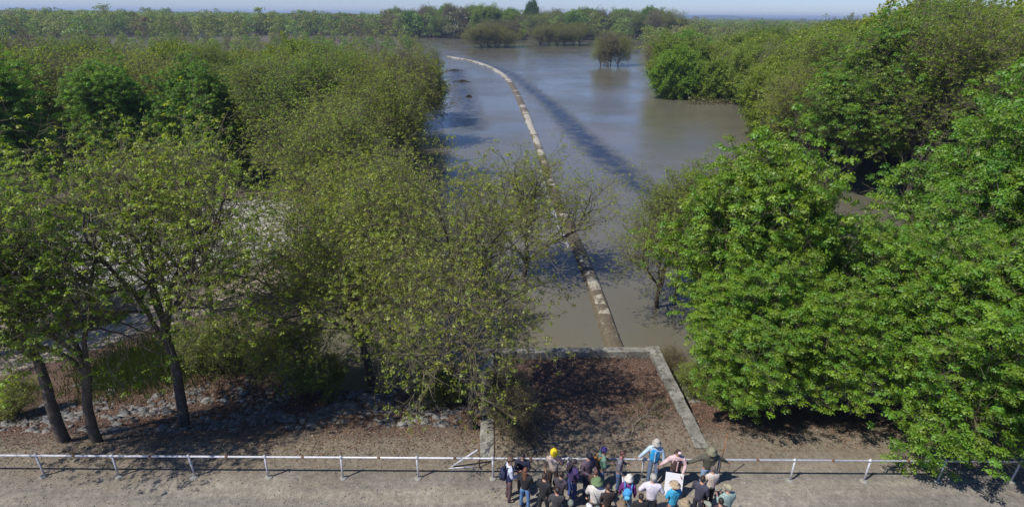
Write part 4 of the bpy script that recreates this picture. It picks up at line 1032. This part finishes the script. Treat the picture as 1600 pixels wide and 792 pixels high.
person(851, 744, 'person in black jacket with a pale strap across the back, in front of the ranger', face=-35, h=1.74, top=BLACK, legs=BLACK, hair=('reddish', (.035, .019, .016)), pose='front')
person(877, 741, 'woman with tied brown hair in dark purple-grey jacket, right of the ranger', face=-30, h=1.66, top=('purple_grey', (.055, .045, .06)), legs=DJEAN, hair=HBR, pose='front', hood=CHAR)
person(871, 766, 'person in charcoal jacket with dark brown hair seen close from behind at the bottom edge', face=-10, h=1.7, top=CHAR, legs=BLACK, hair=HBR, pose='front')
person(896, 722, 'woman with long dark hair hanging forward, in dark violet coat and blue jeans', face=-60, h=1.7, top=('violet', (.055, .035, .12)), legs=('royal_jeans', (.05, .08, .26)), hair=('dark_hair', (.035, .025, .03)), hairlen=.34, pose='cross', look=20, wide=1.12, shoe=('grey_shoe', (.3, .3, .3)))
person(920, 711, 'man in plum-grey jacket and black beanie beside the woman in violet', face=-150, h=1.78, top=('plum', (.105, .075, .105)), legs=DJEAN, hair=HB, hat='beanie', hatc=('black_knit', (.02, .02, .03)), pose='front', look=15, wide=1.05)
person(931, 738, 'short person with reddish-brown hair and brown hooded coat behind the green hat', face=-40, h=1.6, top=('cocoa', (.085, .045, .04)), legs=BLACK, hair=('redbrown', (.12, .055, .04)), pose='front', hood=('cocoa', 0))
pB = person(943, 703, 'person in green jacket and purple beanie, standing side-on by the railing', face=-80, h=1.74, top=('sea_green', (.12, .22, .16)), legs=JEAN, hair=HBR, hat='beanie', hatc=('purple_knit', (.09, .06, .2)), pose='front', wide=1.05, hood=('teal', (.1, .2, .2)))
backpack(pB, ('orange_bag', (.42, .17, .03)), 'orange and black backpack on the person in green', BLACK, s=.9)
pC = person(972, 709, 'woman in grey quilted jacket with red scarf and jeans, holding white papers', face=-110, h=1.66, top=('quilt_grey', (.16, .15, .17)), legs=JEAN, hair=('chestnut', (.09, .035, .03)), pose='front', scarf=('red', (.2, .03, .045)), look=10, arms={'R': [(.25, 0, 1.13), (.22, .2, .92)]})
pD = person(933, 753, 'man in green bush hat and loose cream shirt seen from behind', face=-15, h=1.76, top=('off_white', (.58, .55, .5)), legs=('olive_brown', (.09, .07, .055)), hair=HBR, hat='wide', hatc=('leaf_green', (.13, .2, .09)), pose='front', wide=1.15)
person(951, 761, 'person in dark brown coat with tied hair, between the green hat and the purple shirt', face=5, h=1.66, top=('umber', (.045, .03, .026)), legs=BRN, hair=('umber_hair', (.055, .032, .025)), pose='front')
pE = person(983, 748, 'person in white sun hat and purple top with jeans, back to the viewer', face=-15, h=1.68, top=('purple', (.14, .03, .17)), legs=('pale_jeans', (.16, .2, .28)), hair=HBR, hat='bucket', hatc=('hat_white', (.66, .62, .55)), pose='stand')
backpack(pE, ('sky_blue', (.06, .3, .62)), 'light blue backpack on the person in purple', ('aqua', (.12, .45, .65)), s=.95)
person(972, 789, 'person in brown wide-brimmed hat at the bottom edge below the light blue backpack', face=0, h=1.7, top=KHAKI, legs=BRN, hair=HBR, hat='wide', hatc=('hat_brown', (.2, .14, .085)))
person(1002, 776, 'dark-haired person in black jacket at the bottom edge in front of the man in white', face=0, h=1.68, top=BLACK, legs=BLACK, hair=('deep_brown', (.03, .017, .012)), pose='front')
person(1021, 747, 'man in loose white shirt with grey cap and arms akimbo, seen from behind', face=-10, h=1.75, top=('white_shirt', (.62, .58, .63)), legs=BLACK, hair=HG, hat='cap', hatc=('grey_cap', (.38, .36, .33)), wide=1.12, arms={'L': [(-.36, -.02, 1.18), (-.16, .1, 1.12)], 'R': [(.33, 0, 1.14), (.2, .16, 1.12)]})
person(1055, 758, 'man in straw hat and turquoise shirt in front of the held map', face=15, h=1.72, top=('turquoise', (.04, .33, .52)), sleeves='short', legs=('walnut', (.1, .06, .045)), hair=HBR, hat='wide', hatc=('straw', (.4, .31, .2)), pose='front', arms={'L': [(-.27, .03, 1.1), (-.12, .2, 1.0)], 'R': [(.28, 0, 1.13), (.26, .15, .98)]})
person(1071, 786, 'person in straw hat with round brim at the bottom edge right of the turquoise shirt', face=0, h=1.68, top=KHAKI, legs=BRN, hair=HBR, hat='wide', hatc=('straw_dark', (.32, .25, .15)))
pF = person(1026, 691, 'speaker in bright blue vest and pale hat at the railing with one arm out', face=168, h=1.78, top=('light_shirt', (.42, .55, .66)), vest=('azure', (.02, .3, .6)), legs=('speaker_jeans', (.085, .12, .2)), hair=HG, hat='bucket', hatc=('stone_hat', (.4, .37, .31)), look=5, feet=((-.1, .3, .12), (.16, .36, .12)), arms={'R': [(.36, .1, 1.25), (.56, .3, 1.18)], 'L': [(-.29, .02, 1.15), (-.3, .1, .95)]}, lean=.05, shoe=('boot_brown', (.14, .1, .08)))
pG = person(1060, 706, 'woman with white headband, pink sleeves and dark brown vest holding up a white map', face=176, h=1.7, top=('pink_shirt', (.6, .42, .42)), vest=('vest_brown', (.07, .042, .04)), legs=NAVY, hair=('espresso', (.045, .022, .022)), hairlen=.18, hat='band', hatc=('pale_pink', (.65, .52, .52)), look=18, arms={'L': [(-.28, .08, 1.13), (-.14, .3, .98)], 'R': [(.4, .0, 1.16), (.5, -.03, 1.0)]}, wide=1.08)
pH = person(1112, 704, 'man in olive jacket and camouflage hat leaning on the railing with arms spread', face=180, h=1.78, top=('olive_drab', (.085, .085, .062)), legs=LJEAN, hair=HBR, hat='bucket', hatc=('camo', (.2, .19, .12)), look=10, arms={'R': [(.42, -.05, 1.18), (.62, -.1, .98)], 'L': [(-.42, -.05, 1.2), (-.6, -.1, 1.02)]}, wide=1.15)
k = N('cloth_floral'); v = k.n('ShaderNodeTexVoronoi', Scale=26.0); tco = k.n('ShaderNodeTexCoord'); k.l(tco.outputs['Object'], v.inputs['Vector'])
k.l(k.ramp(v.outputs['Distance'], [(.25, (.35, .14, .09)), (.42, (.6, .54, .48))]), k.b.inputs['Base Color']); k.b.inputs['Roughness'].default_value = .9; _pm['cloth_floral'] = k.m
person(1115, 733, 'grey-haired person in red and white patterned shirt, before the man in olive', face=10, h=1.66, top=('floral', (.5, .4, .35)), legs=BLACK, hair=('greybrown', (.12, .09, .075)), pose='cross')
person(1098, 748, 'man in slate navy sweater and dark trousers facing right, left of the patterned shirt', face=-45, h=1.76, top=('slate', (.05, .05, .075)), legs=('night', (.03, .032, .05)), hair=HBR, pose='front')
person(1139, 763, 'person in pale teal shirt and khaki cap, rightmost of the group', face=15, h=1.72, top=('pale_teal', (.27, .36, .33)), legs=BLACK, hair=HG, hat='cap', hatc=('khaki_cap', (.33, .3, .2)), pose='front', wide=1.1)
person(1127, 783, 'dark-haired person in plum jacket at the bottom edge near the pale teal shirt', face=0, h=1.7, top=('plum_dark', (.06, .035, .045)), legs=BLACK, hair=('raven', (.02, .014, .012)))
person(1107, 790, 'person in grey-green cap cut by the bottom edge below the slate sweater', face=0, h=1.66, top=CHAR, legs=BLACK, hair=HBR, hat='cap', hatc=('sage_cap', (.28, .3, .23)))
person(921, 794, 'person in white cap cut by the bottom edge below the cream shirt', face=0, h=1.66, top=CHAR, legs=BLACK, hair=HBR, hat='cap', hatc=('cap_white', (.66, .66, .66)))
person(892, 787, 'person in grey-green beanie at the bottom edge below the woman in violet', face=0, h=1.66, top=BLACK, legs=BLACK, hair=HBR, hat='beanie', hatc=('grey_green', (.17, .19, .16)))
# things they carry
def sheet_thing(name, cen, w_, h_, rz, tiltx, mat, label, cat, t=.012):
    b = bmesh.new(); bmesh.ops.create_cube(b, size=1)
    for v in b.verts: v.co = Vector((v.co.x*w_, v.co.y*t, v.co.z*h_))
    bmesh.ops.bevel(b, geom=b.edges[:], offset=.003, segments=1, affect='EDGES')
    o = bm_obj(name, b, mat); o.location = cen; o.rotation_euler = (tiltx, 0, rz); return tag(o, label, cat)
PAPER = plain('paper', (.82, .82, .86), .7, .03, 3)
def near_of(pn, loc): return Matrix.Translation(pn.location) @ Matrix.Rotation(pn.rotation_euler.z, 4, 'Z') @ Vector(loc)
mp = sheet_thing('map_board', near_of(pG, (.12, .42, .58)), .58, .84, rad(-14+180), rad(14), PAPER, 'large white map sheet with faint grey drawing held up by the woman in brown vest', 'map')
b = bmesh.new(); rr = random.Random(5); INK = plain('map_ink', (.42, .43, .48), .8)
for ox, oz in ((-.04, .17), (.03, -.06), (.1, .02)):
    last = None
    for j in range(9):
        q = Vector((ox-.11+j*.027, .0085, oz+rr.uniform(-.02, .02)))
        if last is not None: tube_bm(b, last, q, .004, 4)
        last = q
bm_obj('map_drawing', b, INK, mp)
sheet_thing('paper_sheets', near_of(pC, (.3, .26, .76)), .3, .24, rad(-100), rad(50), PAPER, 'crumpled white papers in the hand of the woman with the red scarf', 'papers', .02)
b = bmesh.new(); q = near_of(pH, (-.5, -.12, 0)); tube_bm(b, (0, 0, .0), (.06, .12, 1.0), .017, 8); tube_bm(b, (.06, .12, 1.0), (.12, .2, 1.95), .016, 8); tube_bm(b, (.12, .2, 1.95), (.13, .21, 2.05), .024, 8)
o = bm_obj('walking_stick', b, plain('stick_wood', (.3, .14, .06), .6), None, True); o.location = (q.x, q.y, 0); tag(o, 'tall reddish wooden walking stick beside the man in olive', 'stick')
e = empty('shoulder_bag', near_of(pD, (.1, -.22, .62)), pD.rotation_euler.z, 'grey-teal bag hanging behind the man in the green bush hat', 'bag')
b = bmesh.new(); bmesh.ops.create_cube(b, size=1)
for v in b.verts: v.co = Vector((v.co.x*.22, v.co.y*.12, v.co.z*.34+.17))
bmesh.ops.bevel(b, geom=b.edges[:], offset=.05, segments=3, affect='EDGES'); bm_obj('bag_body', b, fab('bag_teal', (.12, .17, .17)), e, True)
b = bmesh.new(); qs = [Vector((0, .04, .32)), Vector((-.1, .08, .62)), Vector((-.24, .2, .87)), Vector((-.2, .36, .7))]
for a, c_ in zip(qs[:-1], qs[1:]): tube_bm(b, a, c_, .013, 6)
bm_obj('strap', b, fab('bag_teal', 0), e, True)

# ---- evaluate the skinned bodies once
bpy.context.view_layer.update()
dg = bpy.context.evaluated_depsgraph_get(); done = []
for o in PENDING: done.append((o, bpy.data.meshes.new_from_object(o.evaluated_get(dg))))
for o, me in done:
    o.modifiers.clear()
    if o.name in JOIN:
        b = bmesh.new(); b.from_mesh(me); b.from_mesh(JOIN[o.name]); b.to_mesh(me); b.free(); del o['_join']
    for q in me.polygons: q.use_smooth = True; q.material_index = 0
    o.data = me
for me in list(JOIN.values()): bpy.data.meshes.remove(me)
